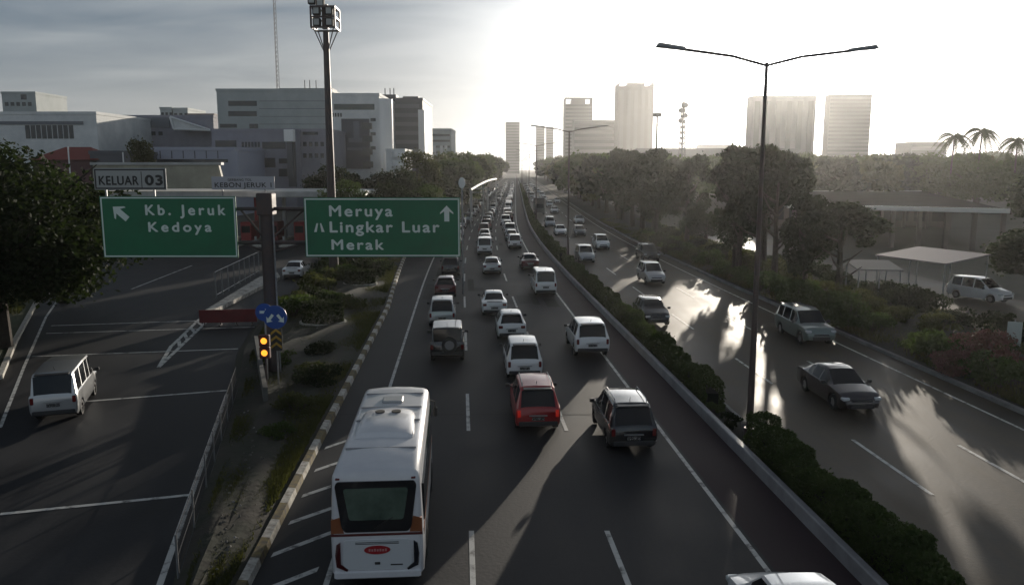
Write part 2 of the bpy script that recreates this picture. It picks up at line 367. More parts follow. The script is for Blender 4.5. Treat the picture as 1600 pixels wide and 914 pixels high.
# right verge, service road
def vstrip(name, o0, o1, Y0, Y1, z, m, nx=6, amp=.0, step=4):
    n = int((Y1-Y0)/step); vs = []
    for i in range(n+1):
        Y = Y0+(Y1-Y0)*i/n
        for k in range(nx):
            t = k/(nx-1); vs.append((xr(Y)+o0+(o1-o0)*t, Y, z+amp*math.sin(math.pi*t)*(1+.3*math.sin(Y*.31+k))))
    fs = [(i*nx+k, i*nx+k+1, (i+1)*nx+k+1, (i+1)*nx+k) for i in range(n) for k in range(nx-1)]
    return struct(name, MB().add(vs, fs), m, True)
vstrip('right_verge', 22.5, 32.5, -30, 700, .1, DIRT, 7, .5)
struct('right_kerb', loft(MB(), [(22.25,-.03),(22.25,.17),(22.5,.17),(22.5,-.03)][::-1], -30, 600), CONC)
struct('service_road', strip(MB(), 32.4, 41.5, -30, 400, -.01), ASPHR)
vstrip('median_soil', 9.56, 10.6, -30, 700, .12, DIRT, 3)
struct('median_kerb', loft(MB(), [(10.55,-.03),(10.55,.16),(10.7,.16),(10.7,-.03)][::-1], -30, 600), CONC)
# concrete median barrier
bar = loft(MB(), [(9.26,.0),(9.28,.38),(9.31,.41),(9.48,.41),(9.51,.38),(9.53,0)][::-1], -30, 560)
o = part('median_barrier', bar, mat('barrier_concrete', (.34,.33,.34), .5, noise=((.22,.215,.22), .9, 7)), None); tag(o, 'long low concrete barrier between the reddish shoulder and the median hedge', 'barrier')

# ---------------------------------------------------------------- foliage
def leaf_mesh(name, pts, size, m, seed, flat=.0):
    """pts: n x 3 leaf centres -> mesh of randomly turned pointed leaf cards"""
    r = np.random.RandomState(seed); n = len(pts)
    a = r.normal(size=(n,3)); a /= np.linalg.norm(a, axis=1)[:,None]
    b = r.normal(size=(n,3)); b -= a*(a*b).sum(1)[:,None]; b /= np.linalg.norm(b, axis=1)[:,None]
    s = size*(.6+.8*r.rand(n))[:,None]
    A, B = a*s, b*s*.55
    v = np.stack([pts-A, pts+B, pts+A*.9, pts-B], 1).reshape(-1,3)
    me = bpy.data.meshes.new(name); me.vertices.add(4*n); me.loops.add(4*n); me.polygons.add(n)
    me.vertices.foreach_set('co', v.astype(np.float32).ravel()); me.loops.foreach_set('vertex_index', np.arange(4*n, dtype=np.int32))
    me.polygons.foreach_set('loop_start', np.arange(0, 4*n, 4, dtype=np.int32))
    me.update(calc_edges=True); me.materials.append(m); return me
def crown_pts(seed, n, rx, ry, rz, cz, nb=26, br=.32):
    r = np.random.RandomState(seed); bl = []
    while len(bl) < nb:
        p = r.uniform(-1, 1, 3)
        q = np.linalg.norm(p)
        if .35 < q < 1 and p[2] > -.75: bl.append(p*(.8/max(q,.8)) )
    bl = np.array(bl); rad = br*(.6+.8*r.rand(nb))
    w = rad**2; k = r.choice(nb, n, p=w/w.sum())
    d = r.normal(size=(n,3)); d /= np.linalg.norm(d, axis=1)[:,None]
    sp_ = .45+.62*r.rand(n)**.7; sp_[r.rand(n) < .10] *= 1.3; u = d*(rad[k]*sp_)[:,None]; u[:,2] *= .75
    p = bl[k]+u
    return p*np.array([rx,ry,rz])+np.array([0,0,cz])
TREEM = {}
GREENS = [leafmat('leaf_dark', (.012,.018,.009), (.024,.034,.016)), leafmat('leaf_mid', (.030,.048,.016), (.060,.085,.030)), leafmat('leaf_olive', (.038,.044,.018), (.075,.080,.034))]
BARK = mat('bark', (.07,.055,.042), .95, noise=((.035,.028,.022), 4, 6), bump=(9,.6))
def tree_mesh(kind, seed, H, R_, n, leaf, g=0, base=.35, nb=26):
    key = (kind, seed)
    if key not in TREEM:
        cz = H*(base+1)/2; rz = H*(1-base)/2
        cr = leaf_mesh('crown', crown_pts(seed, n, R_, R_*.95, rz, cz, nb), leaf, GREENS[g], seed)
        t = MB(); r = random.Random(seed); tr = H*.022+.05
        t.tube((0,0,-.1), (.05,.03,H*.25), tr*1.3, tr, 9); t.tube((.05,.03,H*.25), (.12,-.05,H*.55), tr, tr*.7, 8); t.tube((.12,-.05,H*.55), (0,0,H*.82), tr*.7, tr*.2, 7)
        for i in range(8):
            a = i*2.4+r.random(); z0 = H*(.28+.05*i); ln = R_*(.55+.3*r.random()); z1 = z0+ln*(.5+.4*r.random())
            mid = (math.cos(a)*ln*.5, math.sin(a)*ln*.5, z0+(z1-z0)*.35)
            t.tube((.06,0,z0), mid, tr*.5, tr*.32, 6); t.tube(mid, (math.cos(a)*ln, math.sin(a)*ln, z1), tr*.32, tr*.1, 5)
        me = t.mesh('trunk', True); me.materials.append(BARK)
        TREEM[key] = (cr, me)
    return TREEM[key]
def tree(spec, x, y, sc, label, group=None, name='broadleaf_tree', z=0., sz=None, cat='tree'):
    cr, tk = tree_mesh(*spec)
    t = thing(name, label, cat, (x, y, z), (abs(x)*7.13+y*3.31) % 6.28, group); t.scale = (sc, sc, sz or sc)
    part('trunk', tk, None, t); part('crown', cr, None, t); return t
T_NEAR = ('near', 3, 10., 5.2, 34000, .13, 0, .16, 60)
T_A = ('mid', 11, 10., 4.2, 9000, .20, 0, .22, 30); T_B = ('mid', 12, 10., 4.6, 9000, .20, 1, .22, 26); T_C = ('mid', 13, 10., 3.6, 9000, .20, 2, .25, 24); T_D = ('mid', 14, 10., 3.0, 9000, .20, 0, .2, 20)
T_U = ('mid', 15, 10., 3.0, 9000, .20, 0, .50, 20)
T_F = ('far', 21, 12., 6.5, 2600, .55, 0, .12, 26); T_G = ('far', 22, 12., 6., 2600, .55, 1, .15, 24); T_H = ('far', 23, 12., 5.2, 2400, .52, 2, .15, 22)

# ---------------------------------------------------------------- vehicles
def lerp_tab(t, x):
    if x <= t[0][0]: return t[0][1:]
    for a, b in zip(t, t[1:]):
        if x <= b[0]:
            f = (x-a[0])/(b[0]-a[0]); return tuple(p+(q-p)*f for p, q in zip(a[1:], b[1:]))
    return t[-1][1:]
# per type: length, width, ground clearance, wheel radius, rear and front axle, keys (y, shoulder z, top z, body half width, top half width)
# windows: rear glass (y0,y1), windscreen (y0,y1), side glass intervals
CARS = {
 'mpv': dict(L=4.35, Wd=1.70, zb=.24, wr=.31, ax=(-1.33,1.38),
   keys=[(-2.17,.84,.90,.76,.66),(-2.10,.96,1.03,.83,.70),(-1.82,1.02,1.60,.85,.62),(-1.62,1.02,1.69,.85,.64),(-.2,1.0,1.74,.85,.66),(.42,.98,1.66,.85,.62),(1.18,.96,1.06,.84,.70),(1.9,.82,.88,.80,.62),(2.12,.66,.72,.72,.55),(2.175,.5,.55,.66,.5)],
   rear=(-2.10,-1.82), front=(.42,1.18), side=[(-1.72,-.98),(-.90,-.02),(.06,.80)]),
 'suv': dict(L=4.6, Wd=1.82, zb=.30, wr=.36, ax=(-1.38,1.42),
   keys=[(-2.30,.94,1.00,.82,.72),(-2.22,1.06,1.13,.89,.76),(-1.98,1.12,1.70,.91,.68),(-1.80,1.12,1.79,.91,.69),(-.2,1.10,1.83,.91,.71),(.45,1.08,1.74,.91,.67),(1.10,1.07,1.14,.90,.76),(2.0,.98,1.03,.87,.70),(2.24,.80,.86,.80,.62),(2.30,.62,.66,.74,.55)],
   rear=(-2.22,-1.98), front=(.45,1.10), side=[(-1.86,-1.14),(-1.06,-.12),(-.04,.80)]),
 'hatch': dict(L=3.85, Wd=1.69, zb=.20, wr=.30, ax=(-1.22,1.28),
   keys=[(-1.92,.82,.88,.74,.64),(-1.84,.94,1.0,.82,.66),(-1.45,.98,1.42,.845,.56),(-1.25,.98,1.49,.845,.57),(-.15,.94,1.53,.845,.60),(.35,.93,1.47,.845,.57),(1.10,.91,.99,.84,.68),(1.70,.76,.83,.78,.58),(1.88,.6,.66,.70,.5),(1.925,.46,.5,.64,.45)],
   rear=(-1.84,-1.45), front=(.35,1.10), side=[(-1.25,-.80),(-.72,.04),(.12,.78)]),
 'sedan': dict(L=4.5, Wd=1.75, zb=.19, wr=.32, ax=(-1.32,1.38),
   keys=[(-2.25,.80,.84,.76,.62),(-2.16,.93,.98,.84,.66),(-1.62,.97,1.04,.87,.68),(-.98,.95,1.38,.875,.56),(-.72,.94,1.44,.875,.57),(-.1,.93,1.47,.875,.58),(.28,.92,1.42,.875,.56),(1.08,.90,.97,.87,.70),(1.95,.76,.82,.82,.62),(2.18,.6,.66,.73,.52),(2.25,.46,.5,.66,.45)],
   rear=(-1.62,-.98), front=(.28,1.08), side=[(-1.12,-.72),(-.64,.02),(.10,.74)]),
 'jeep': dict(L=4.1, Wd=1.76, zb=.36, wr=.39, ax=(-1.20,1.30),
   keys=[(-2.02,1.02,1.06,.82,.78),(-1.98,1.08,1.14,.86,.80),(-1.90,1.10,1.74,.87,.74),(-1.82,1.10,1.83,.87,.74),(0.,1.10,1.86,.87,.74),(.44,1.08,1.80,.87,.72),(.72,1.08,1.13,.86,.76),(1.8,1.04,1.09,.80,.70),(1.98,.95,.99,.76,.66),(2.03,.6,.64,.74,.62)],
   rear=(-1.98,-1.90), front=(.44,.72), side=[(-1.70,-.92),(-.84,-.20),(-.12,.50)]),
 'van': dict(L=4.5, Wd=1.70, zb=.26, wr=.31, ax=(-1.30,1.55),
   keys=[(-2.25,.92,.98,.78,.70),(-2.20,1.08,1.14,.84,.74),(-2.04,1.12,1.84,.85,.70),(-1.9,1.12,1.93,.85,.71),(0,1.12,1.97,.85,.72),(1.25,1.08,1.90,.85,.69),(1.82,1.02,1.10,.84,.72),(2.14,.84,.9,.80,.66),(2.25,.55,.6,.74,.6)],
   rear=(-2.20,-2.04), front=(1.25,1.82), side=[(-1.84,-1.00),(-.92,-.02),(.06,.72),(.80,1.50)]),
}
def wheel_mb(r, w=.21):
    t = MB(); n = 20; prof = [(r*.62,-w/2),(r*.93,-w/2),(r,-w/2+.03),(r,w/2-.03),(r*.93,w/2),(r*.62,w/2)]
    vs = [(x, math.cos(a)*q, math.sin(a)*q) for a in [2*math.pi*i/n for i in range(n)] for q, x in prof]; m = len(prof)
    t.add(vs, [(i*m+j, i*m+(j+1)%m, ((i+1)%n)*m+(j+1)%m, ((i+1)%n)*m+j) for i in range(n) for j in range(m)])
    rim = MB(); rr = r*.63
    rim.tube((-w*.30,0,0),(w*.30,0,0), rr*.30, n=10)
    for k in range(5):
        a = 2*math.pi*k/5; c, s_ = math.cos(a), math.sin(a)
        for sx in (-1, 1):
            x = sx*w*.34; px, pz = -s_*.035, c*.035
            rim.add([(x,py_*1.0,pz_) for py_, pz_ in ((c*rr*.1+px, s_*rr*.1+pz),(c*rr+px, s_*rr+pz),(c*rr-px, s_*rr-pz),(c*rr*.1-px, s_*rr*.1-pz))], [(0,1,2,3)])
    rim.tube((-w*.24,0,0),(w*.24,0,0), rr, n=18)
    return t, rim
CARM = {}
def car_meshes(kind):
    if kind in CARM: return CARM[kind]
    c = CARS[kind]; K = c['keys']; y0, y1 = K[0][0], K[-1][0]; wr = c['wr']
    ys = {k[0] for k in K}|{y0-.0}
    arch = wr+.07
    for a in c['ax']:
        for f in (-1.001,-1,-.87,-.6,-.25,.25,.6,.87,1,1.001): ys.add(round(a+f*arch, 4))
    for a, b in c['side']: ys.add(a); ys.add(b)
    ys = sorted(y for y in ys if y0 <= y <= y1)
    out = []
    for y in ys: 
        if not out or y-out[-1] > .0009: out.append(y)
    ys = out; rows = []
    for y in ys:
        zs, zt, w, wt = lerp_tab(K, y)
        zb = c['zb']+(.10 if (y < y0+.1 or y > y1-.1) else 0)
        za = zb
        for a in c['ax']:
            if abs(y-a) < arch: za = max(za, wr+math.sqrt(arch**2-(y-a)**2))
        zmid = max(zb+(zs-zb)*.55, za+.03)
        cab = min(1, max(0, (zt-zs-.10)/.3))
        wb = w*(.97*(1-cab)+.945*cab)
        half = [(0, za), (w*.93, za), (w*.985, max(za+.015, min(zb+.12, zs))), (w, zmid), (w*.985, zs-.03 if zs-.03 > zmid else zmid+.004),
                (wb, zs+.01), (wt+(wb-wt)*.10 if cab else w*.88, zt-.075 if zt-.075 > zs+.015 else zs+.02+.2*(zt-zs-.02)), (wt-.03 if cab else w*.78, zt-.02), (wt*.72, zt+.005), (0, zt+.02)]
        if not cab: half[6] = (w*.9, zs+(zt-zs)*.35); half[7] = (w*.78, zs+(zt-zs)*.7)
        rows.append(half)
    nh = len(rows[0]); vs = []
    for y, h in zip(ys, rows):
        bow = -.09 if y < y0+.6 else (.0)
        for k in range(nh):
            vs.append((h[k][0], y, h[k][1]))
        for k in range(nh-1, -1, -1): vs.append((-h[k][0], y, h[k][1]))
    m = 2*nh; faces = {'body': [], 'rear_window': [], 'windscreen': [], 'side': []}
    def inside(a, b, iv): return a >= iv[0]-1e-4 and b <= iv[1]+1e-4
    for i in range(len(ys)-1):
        for j in range(m):
            k = j if j < nh else m-1-j
            kk = min(k, (j+1) if j+1 < nh else m-1-(j+1) if j+1 < m else 0)
            f = (i*m+j, i*m+(j+1)%m, (i+1)*m+(j+1)%m, (i+1)*m+j)
            if j == nh-1 or j == m-1: continue      # coincident centre verts
            seg = kk; key = 'body'
            if seg >= 7 and inside(ys[i], ys[i+1], c['rear']): key = 'rear_window'
            elif seg >= 7 and inside(ys[i], ys[i+1], c['front']): key = 'windscreen'
            elif seg == 5:
                for n, iv in enumerate(c['side']):
                    if inside(ys[i], ys[i+1], iv): key = 'side'
            faces[key].append((f, (1 if j < nh else 0)))
    body = [f for f, _ in faces['body']]
    body.append(tuple(range(m-1, -1, -1))); e = (len(ys)-1)*m; body.append(tuple(range(e, e+m)))
    def sub(fl, name):
        used = sorted({i for f in fl for i in f}); ix = {v: n for n, v in enumerate(used)}
        me = bpy.data.meshes.new(name); me.from_pydata([vs[i] for i in used], [], [tuple(ix[i] for i in f) for f in fl]); me.validate()
        import bmesh
        b = bmesh.new(); b.from_mesh(me); bmesh.ops.remove_doubles(b, verts=b.verts, dist=.0008); bmesh.ops.recalc_face_normals(b, faces=b.faces) if name == 'body' else None; b.to_mesh(me); b.free()
        shade(me, 38); return me
    P = {'body': sub(body, 'body'), 'rear_window': sub([f for f, _ in faces['rear_window']], 'rear_window'), 'windscreen': sub([f for f, _ in faces['windscreen']], 'windscreen')}
    P['side_r'] = sub([f for f, s_ in faces['side'] if s_], 'side_windows'); P['side_l'] = sub([f for f, s_ in faces['side'] if not s_], 'side_windows')
    for k in ('rear_window','windscreen','side_r','side_l'): P[k].materials.append(GLASS)
    t, r = wheel_mb(wr); P['tyre'] = t.mesh('wheel', True); P['tyre'].materials.append(BLACK); P['rim'] = r.mesh('rim', True); P['rim'].materials.append(CHROME)
    CARM[kind] = P; return P
def make_car(kind, paint, lit=False, rails=False):
    c = CARS[kind]; P = car_meshes(kind); K = c['keys']; w = c['Wd']/2; t = thing(kind, '', 'car')
    b = link('body', P['body'], t)
    if not P['body'].materials: P['body'].materials.append(PAINTS['white'])
    b.material_slots[0].link = 'OBJECT'; b.material_slots[0].material = PAINTS[paint]
    link('rear_window', P['rear_window'], t); link('windscreen', P['windscreen'], t); link('side_windows', P['side_r'], t); link('side_windows', P['side_l'], t)
    for y in c['ax']:
        for s_ in (-1, 1):
            q = link('wheel', P['tyre'], t, (s_*(w-.13), y, c['wr'])); link('rim', P['rim'], q)
    k = (kind, 'bits')
    if k not in CARM:
        y0 = K[0][0]; y1 = K[-1][0]; zs = K[1][1]; wb = K[0][3]; D = {}
        def mk(mb, m, nm): me = mb.mesh(nm, False); me.materials.append(m); return me
        tall = kind in ('mpv', 'van', 'suv')
        for s_ in (-1, 1):
            q = MB()
            xo = s_*(wb+.015)
            if kind == 'sedan' or kind == 'hatch': lo, hi, wd = zs-.22, zs-.06, .24
            elif kind == 'jeep': lo, hi, wd = .74, .98, .14
            else: lo, hi, wd = zs-.30, zs-.03, .13
            a, b_ = sorted((xo, xo-s_*wd)); q.cbox(a, b_, y0-.022, y0+.12, lo, hi, .02); D['t%d' % s_] = mk(q, TAIL, 'tail_lamp'); 
            q = MB(); xw = s_*(K[-3][3]-.02); zl = K[-3][1]-.17
            a, b_ = sorted((xw, xw-s_*.30)); q.cbox(a, b_, K[-3][0]-.05, (K[-2][0]+K[-1][0])/2-.01, zl-.03, zl+.11, .03); D['h%d' % s_] = mk(q, HEAD, 'head_lamp')
            q = MB(); a, b_ = sorted((s_*(w+.02), s_*(w+.20))); ym = c['front'][1]-.28; q.cbox(a, b_, ym-.06, ym+.06, K[-4][1]+.03, K[-4][1]+.17, .02)
            a, b_ = sorted((s_*(w-.06), s_*(w+.04))); q.box(a, b_, ym-.02, ym+.02, K[-4][1]+.03, K[-4][1]+.07); D['m%d' % s_] = mk(q, TRIM, 'mirror')
        q = MB(); q.cbox(-wb+.03, wb-.03, y0-.045, y0+.14, c['zb']+.08, c['zb']+.26, .03); D['rb'] = mk(q, TRIM, 'rear_bumper')
        q = MB(); q.cbox(-.50, .50, y1-.08, y1+.025, c['zb']+.07, c['zb']+.27, .02); q.cbox(-.42, .42, y1-.1, y1+.012, c['zb']+.34, c['zb']+.42, .01); D['gr'] = mk(q, TRIM, 'grille')
        q = MB(); q.box(-.23, .23, y0-.03, y0-.002, zs-.42 if kind != 'jeep' else .62, zs-.29 if kind != 'jeep' else .75); D['pl'] = mk(q, PLATE, 'number_plate')
        zg = zs-.24 if kind != 'jeep' else .80
        q = MB().cbox(-.34, .34, y0-.028, y0+.01, zg-.025, zg+.02, .006); D['ga'] = mk(q, CHROME, 'tailgate_handle')
        yr = c['rear'][1]; zr = lerp_tab(K, yr+.18)[1]; q = MB(); wt = lerp_tab(K, yr)[3]
        if kind != 'sedan': q.cbox(-wt*.86, wt*.86, yr-.12, yr+.16, zr-.06, zr-.01, .012)
        else: q.cbox(-.5, .5, y0+.05, y0+.2, zs+.045, zs+.075, .01)
        D['sp'] = mk(q, None or TRIM, 'spoiler')
        for s_ in (-1, 1):
            q = MB(); x = s_*(lerp_tab(K, -.5)[3]-.10); z = lerp_tab(K, -.5)[1]
            q.path([(x,-1.55,z-.06),(x,-1.45,z+.06),(x,.05,z+.07),(x,.2,z-.04)], .018, 6); D['ra%d' % s_] = mk(q, STEEL, 'roof_rail')
        q = MB().tube((0,yr+.5,zr), (0,yr+.38,zr+.16), .01, n=5); D['an'] = mk(q, TRIM, 'aerial')
        q = MB().box(-.02,.30,y0+.045,y0+.06,zs+.09,zs+.12); D['wi'] = q
        CARM[k] = D
    D = CARM[k]
    for s_ in (-1, 1):
        tl = link('tail_lamp', D['t%d' % s_], t)
        if lit: tl.material_slots[0].link = 'OBJECT'; tl.material_slots[0].material = TAILON
        link('head_lamp', D['h%d' % s_], t); link('mirror', D['m%d' % s_], t)
    link('rear_bumper', D['rb'], t); link('grille', D['gr'], t); link('number_plate', D['pl'], t); link('spoiler', D['sp'], t); link('aerial', D['an'], t); link('tailgate_handle', D['ga'], t)
    if rails: link('roof_rail', D['ra-1'], t); link('roof_rail', D['ra1'], t)
    if kind == 'jeep':
        q = link('spare_wheel', P['tyre'], t, (.12, K[0][0]-.14, 1.0)); q.rotation_euler = (0, 0, math.pi/2); link('rim', P['rim'], q)
    return t
PROTO = {}
def car(kind, paint, x, y, rz, label, group=None, lit=False, rails=False, name=None, cat='car', tiny=False):
    key = (kind, paint, lit, rails)
    if key not in PROTO: t = PROTO[key] = make_car(*key)
    else:
        t = copy_tree(PROTO[key])
    t.location = (x, y, .012); t.rotation_euler = (0, 0, rz)
    t.name = name or {'mpv':'people_carrier','suv':'suv','hatch':'hatchback','sedan':'sedan','jeep':'off_roader','van':'minibus'}[kind]
    tag(t, label, cat, group or 'x'); 
    if group is None: del t['group']
    return t
GQ = 'cars in the outbound traffic jam'
GI = 'oncoming cars on the inbound carriageway'
def carpx(kind, paint, px, py, label, inbound=False, lenadj=None, **k):
    """px,py: ground point under the middle of the bumper that faces the camera"""
    x, y = Pg(px, py); Lh = CARS[kind]['L']/2; a = hd(y)
    x += math.sin(-a)*Lh*1; y += math.cos(a)*Lh
    return car(kind, paint, x, y, a+(math.pi if inbound else 0), label, **k)
# outbound, near cars (rear view)
carpx('mpv', 'red', 841, 679, 'bright red compact SUV with roof rails braking behind a white people carrier', group=GQ, lit=True, rails=True, name='compact_suv')
carpx('mpv', 'white', 820, 596, 'white people carrier directly ahead of the bright red compact SUV', group=GQ, rails=False)
carpx('hatch', 'white', 800, 533, 'white hatchback ahead of the white people carrier in the middle lane', group=GQ)
carpx('sedan', 'white', 773, 495, 'white sedan left of and ahead of the white hatchback in the middle lane', group=GQ)
carpx('mpv', 'black', 990, 711, 'black people carrier with roof rails alone by the reddish shoulder, its rear in shade', group=GQ, rails=True)
carpx('suv', 'white', 926, 561, 'white SUV driving alone in the lane beside the reddish shoulder', group=GQ)
carpx('van', 'white', 853, 464, 'boxy white minibus beside the reddish shoulder ahead of the lone white SUV', group=GQ, cat='van')
carpx('sedan', 'maroon', 829, 423, 'dark maroon sedan directly ahead of the boxy white minibus', group=GQ)
carpx('jeep', 'black', 699, 569, 'black boxy off-roader with spare wheel on its back, ahead of the bus', group=GQ)
carpx('mpv', 'silver', 691, 513, 'silver people carrier directly ahead of the black off-roader', group=GQ)
carpx('hatch', 'maroon', 696, 466, 'dark maroon hatchback between a silver people carrier and a black sedan', group=GQ)
carpx('mpv', 'black', 704, 432, 'black people carrier in the left lane just below the Meruya sign', group=GQ)
carpx('sedan', 'silver', 769, 430, 'silver sedan in the middle lane, next ahead of the leading white sedan', group=GQ)
x, y = Pg(1207, 1045); car('mpv', 'white', 5.72, 14.75, hd(15), 'white car cut off by the bottom edge of the photo, only roof and bonnet showing', GQ)
# inbound (front view)
carpx('sedan', 'brown', 1347, 649, 'dark sedan coming towards us, nearest of the oncoming cars', True, group=GI)
carpx('suv', 'green', 1283, 543, 'grey-green SUV following the nearest dark sedan, by the kerb of the inbound side', True, group=GI)
carpx('hatch', 'black', 1028, 511, 'black hatchback beside the median hedge on the inbound side', True, group=GI)
carpx('mpv', 'silver', 1026, 446, 'silver people carrier behind the black hatchback on the inbound side', True, group=GI)
carpx('suv', 'black', 1019, 411, 'black SUV hidden partly behind the silver inbound people carrier', True, group=GI)
carpx('mpv', 'silver', 918, 412, 'silver people carrier right of the second median lamp post on the inbound side', True, group=GI)
carpx('mpv', 'white', 943, 391, 'white people carrier in the middle inbound lane near the second lamp post', True, group=GI)
carpx('hatch', 'grey', 907, 370, 'grey hatchback behind the white inbound people carrier', True, group=GI)
carpx('sedan', 'white', 877, 369, 'white inbound sedan next to a grey hatchback, in the hedge-side lane', True, group=GI)
carpx('mpv', 'silver', 860, 356, 'silver inbound people carrier behind a white sedan in the hedge-side lane', True, group=GI)
carpx('sedan', 'silver', 906, 351, 'silver inbound sedan in the kerb-side lane, well beyond the grey hatchback', True, group=GI)
carpx('hatch', 'white', 871, 318, 'small white inbound hatchback far off, alone in the middle lane', True, group=GI)
carpx('mpv', 'grey', 884, 304, 'tiny grey inbound people carrier, farthest of the oncoming cars', True, group=GI)
x, y = Pg(1548, 474); car('mpv', 'white', x, y+1.5, R(205), 'white people carrier on the service road beyond the right verge', None)
# frontage road
x, y = Pg(82, 661); a = math.atan(.33); car('van', 'silver', x-math.sin(a)*2.2+.1, y+2.1, a, 'silver minibus leaving on the frontage road, left of the signs', None, name='minibus', cat='van')
carpx('hatch', 'white', 487, 374, 'white hatchback behind the gantry post, left of the Meruya sign panel', group='cars near the toll gate')
carpx('sedan', 'white', 456, 437, 'white sedan on the slip road behind the pruned bushes', group='cars near the toll gate')
# the long queue
TY = ['mpv','hatch','suv','sedan','mpv','van','hatch','suv']
PT = ['white','silver','white','black','white','grey','silver','white','beige','maroon','white','silver']
TN = {'mpv':'people carrier','hatch':'hatchback','suv':'SUV','sedan':'sedan','van':'minibus'}
def queue(off, Y, Y1, gap, anchor, lane, grp, inbound=False, seen=None):
    i = 0
    while Y < Y1:
        k, p = rnd.choice(TY), rnd.choice(PT)
        o = off+rnd.uniform(-.3, .3)
        lab = '%s %s, %s %s, counted from %s' % (p, TN[k], ORD[i], lane, anchor)
        car(k, p, xr(Y)+o, Y, hd(Y)+(math.pi if inbound else 0)+rnd.uniform(-.01,.01), lab, grp, cat='car' if k != 'van' else 'van')
        Y += gap*rnd.uniform(.78, 1.3); i += 1
queue(2.2, 92, 470, 8.6, 'the silver sedan', 'in the middle lane queue', GQ)
queue(5.6, 99, 470, 8.8, 'the maroon sedan', 'in the shoulder-side queue', GQ)
queue(-1.7, 98, 400, 15, 'the black people carrier', 'in the left lane queue', GQ)
queue(15.8, 175, 460, 34, 'the silver sedan', 'oncoming in the middle lane', GI, True)
queue(12.4, 230, 460, 40, 'the box lorry', 'oncoming in the hedge-side lane', GI, True)

# ---------------------------------------------------------------- box lorry in the inbound lane
t = thing('box_lorry', 'dark tall box lorry coming towards us on the inbound side, beyond the silver cars', 'lorry', (xr(170)+12.2, 170, .01), hd(170)+math.pi, GI)
part('cargo_box', MB().cbox(-1.15,1.15,-3.4,1.4,.9,3.5,.04), mat('lorry_box', (.05,.05,.055), .6), t)
cab_ = MB(); cab_.add([(-1.05,1.5,.5),(1.05,1.5,.5),(1.05,3.3,.5),(-1.05,3.3,.5),(-1.05,1.5,2.5),(1.05,1.5,2.5),(1.0,2.9,2.45),(-1.0,2.9,2.45),(-1.05,3.3,1.4),(1.05,3.3,1.4)],
   [(0,3,2,1),(4,5,6,7),(0,1,5,4),(1,2,9,6,5),(0,4,7,8,3),(2,3,8,9),(9,8,7,6)]); part('cab', cab_, PAINTS['grey'], t)
part('windscreen', MB().add([(-.9,3.29,1.47),(.9,3.29,1.47),(.88,2.94,2.35),(-.88,2.94,2.35)], [(0,1,2,3)]), GLASS, t, loc=(0,.02,.01))
wt_, wri_ = wheel_mb(.42, .28)
wm = wt_.mesh('wheel', True); wm.materials.append(BLACK); rm = wri_.mesh('rim', True); rm.materials.append(CHROME)
for y in (-2.3, 2.4):
    for s_ in (-1, 1): q = link('wheel', wm, t, (s_*.92, y, .42)); link('rim', rm, q)
part('chassis', MB().box(-.5,.5,-3.3,1.6,.45,.89), TRIM, t)

# ---------------------------------------------------------------- the coach in the left lane
BW, BL, BH = 2.14, 7.3, 2.95
bx, by = Pg(594, 925); by += BL/2; bx += math.sin(-hd(by))*0-.0
bus = thing('coach', 'white coach with a red oval emblem on its back, driving in the left lane', 'bus', (bx-.30, by, .012), R(4.1))
WH = mat('coach_white', (.70,.70,.72), .35, 0, .6, noise=((.62,.62,.65), 1.2, 4)); OR = mat('coach_orange', (.24,.08,.03), .35, 0, .6); MR = mat('coach_maroon', (.10,.02,.02), .35, 0, .6)
def coach_ring(y, w, zb, zt, r=.22, tumble=.06):
    pts = [(w*.93,zb),(w,zb+.1),(w,1.35),(w-tumble*.5,2.0),(w-tumble,zt-r)]
    for k in range(1, 6):
        a = k/5*math.pi/2; pts.append((w-tumble-r+math.cos(a)*r, zt-r+math.sin(a)*r))
    pts.append((w*.4, zt+.035)); pts.append((0, zt+.05))
    full = [(x, y, z) for x, z in pts]+[(-x, y, z) for x, z in pts[-2::-1]]
    return full
rings = [(-BL/2,.985,.42,BH-.14,.20),(-BL/2+.05,1.03,.38,BH-.05,.22),(-BL/2+.16,BW/2,.36,BH,.22)]
arch = .50; AX = (-1.9, 2.35)
for y in (-1.0,0,1.0,3.0,3.3): rings.append((y,BW/2,.36,BH,.22))
rings += [(BL/2-.18,BW/2-.03,.38,BH-.04,.22),(BL/2-.04,.99,.42,BH-.22,.2),(BL/2,.94,.46,BH-.4,.2)]
mb = MB(); rr_ = [coach_ring(y, w, zb, zt, r) for y, w, zb, zt, r in rings]; m = len(rr_[0])
mb.add([v for r in rr_ for v in r], [(i*m+j, i*m+(j+1)%m, (i+1)*m+(j+1)%m, (i+1)*m+j) for i in range(len(rr_)-1) for j in range(m)]+[tuple(range(m-1,-1,-1)), tuple(range((len(rr_)-1)*m, len(rr_)*m))])
part('body', mb, WH, bus, True)
yb = -BL/2
# rear glass: tapered outline with rounded corners, proud black surround
def rpoly(pts, r=.08, n=4):
    out = []; N_ = len(pts)
    for i in range(N_):
        p0, p, p1 = Vector(pts[i-1]), Vector(pts[i]), Vector(pts[(i+1)%N_])
        a = (p0-p).normalized()*r+p; b = (p1-p).normalized()*r+p
        for k in range(n+1):
            t_ = k/n; out.append(tuple((1-t_)**2*a+2*t_*(1-t_)*p+t_**2*b))
    return out
sur = rpoly([(-.93,2.62),(-.80,1.62),(-.72,1.50),(.72,1.50),(.80,1.62),(.93,2.62),(.88,2.72),(-.88,2.72)], .05)
part('rear_window_surround', MB().plate(sur, yb-.035, yb+.10), mat('coach_black', (.015,.015,.017), .18, coat=.6), bus)
part('rear_window', MB().plate(rpoly([(-.74,2.56),(-.62,1.80),(.62,1.80),(.74,2.56)], .07), yb-.05, yb-.03), mat('coach_glass', (.05,.075,.06), .12, noise=((.10,.14,.11), 1.8, 4)), bus)
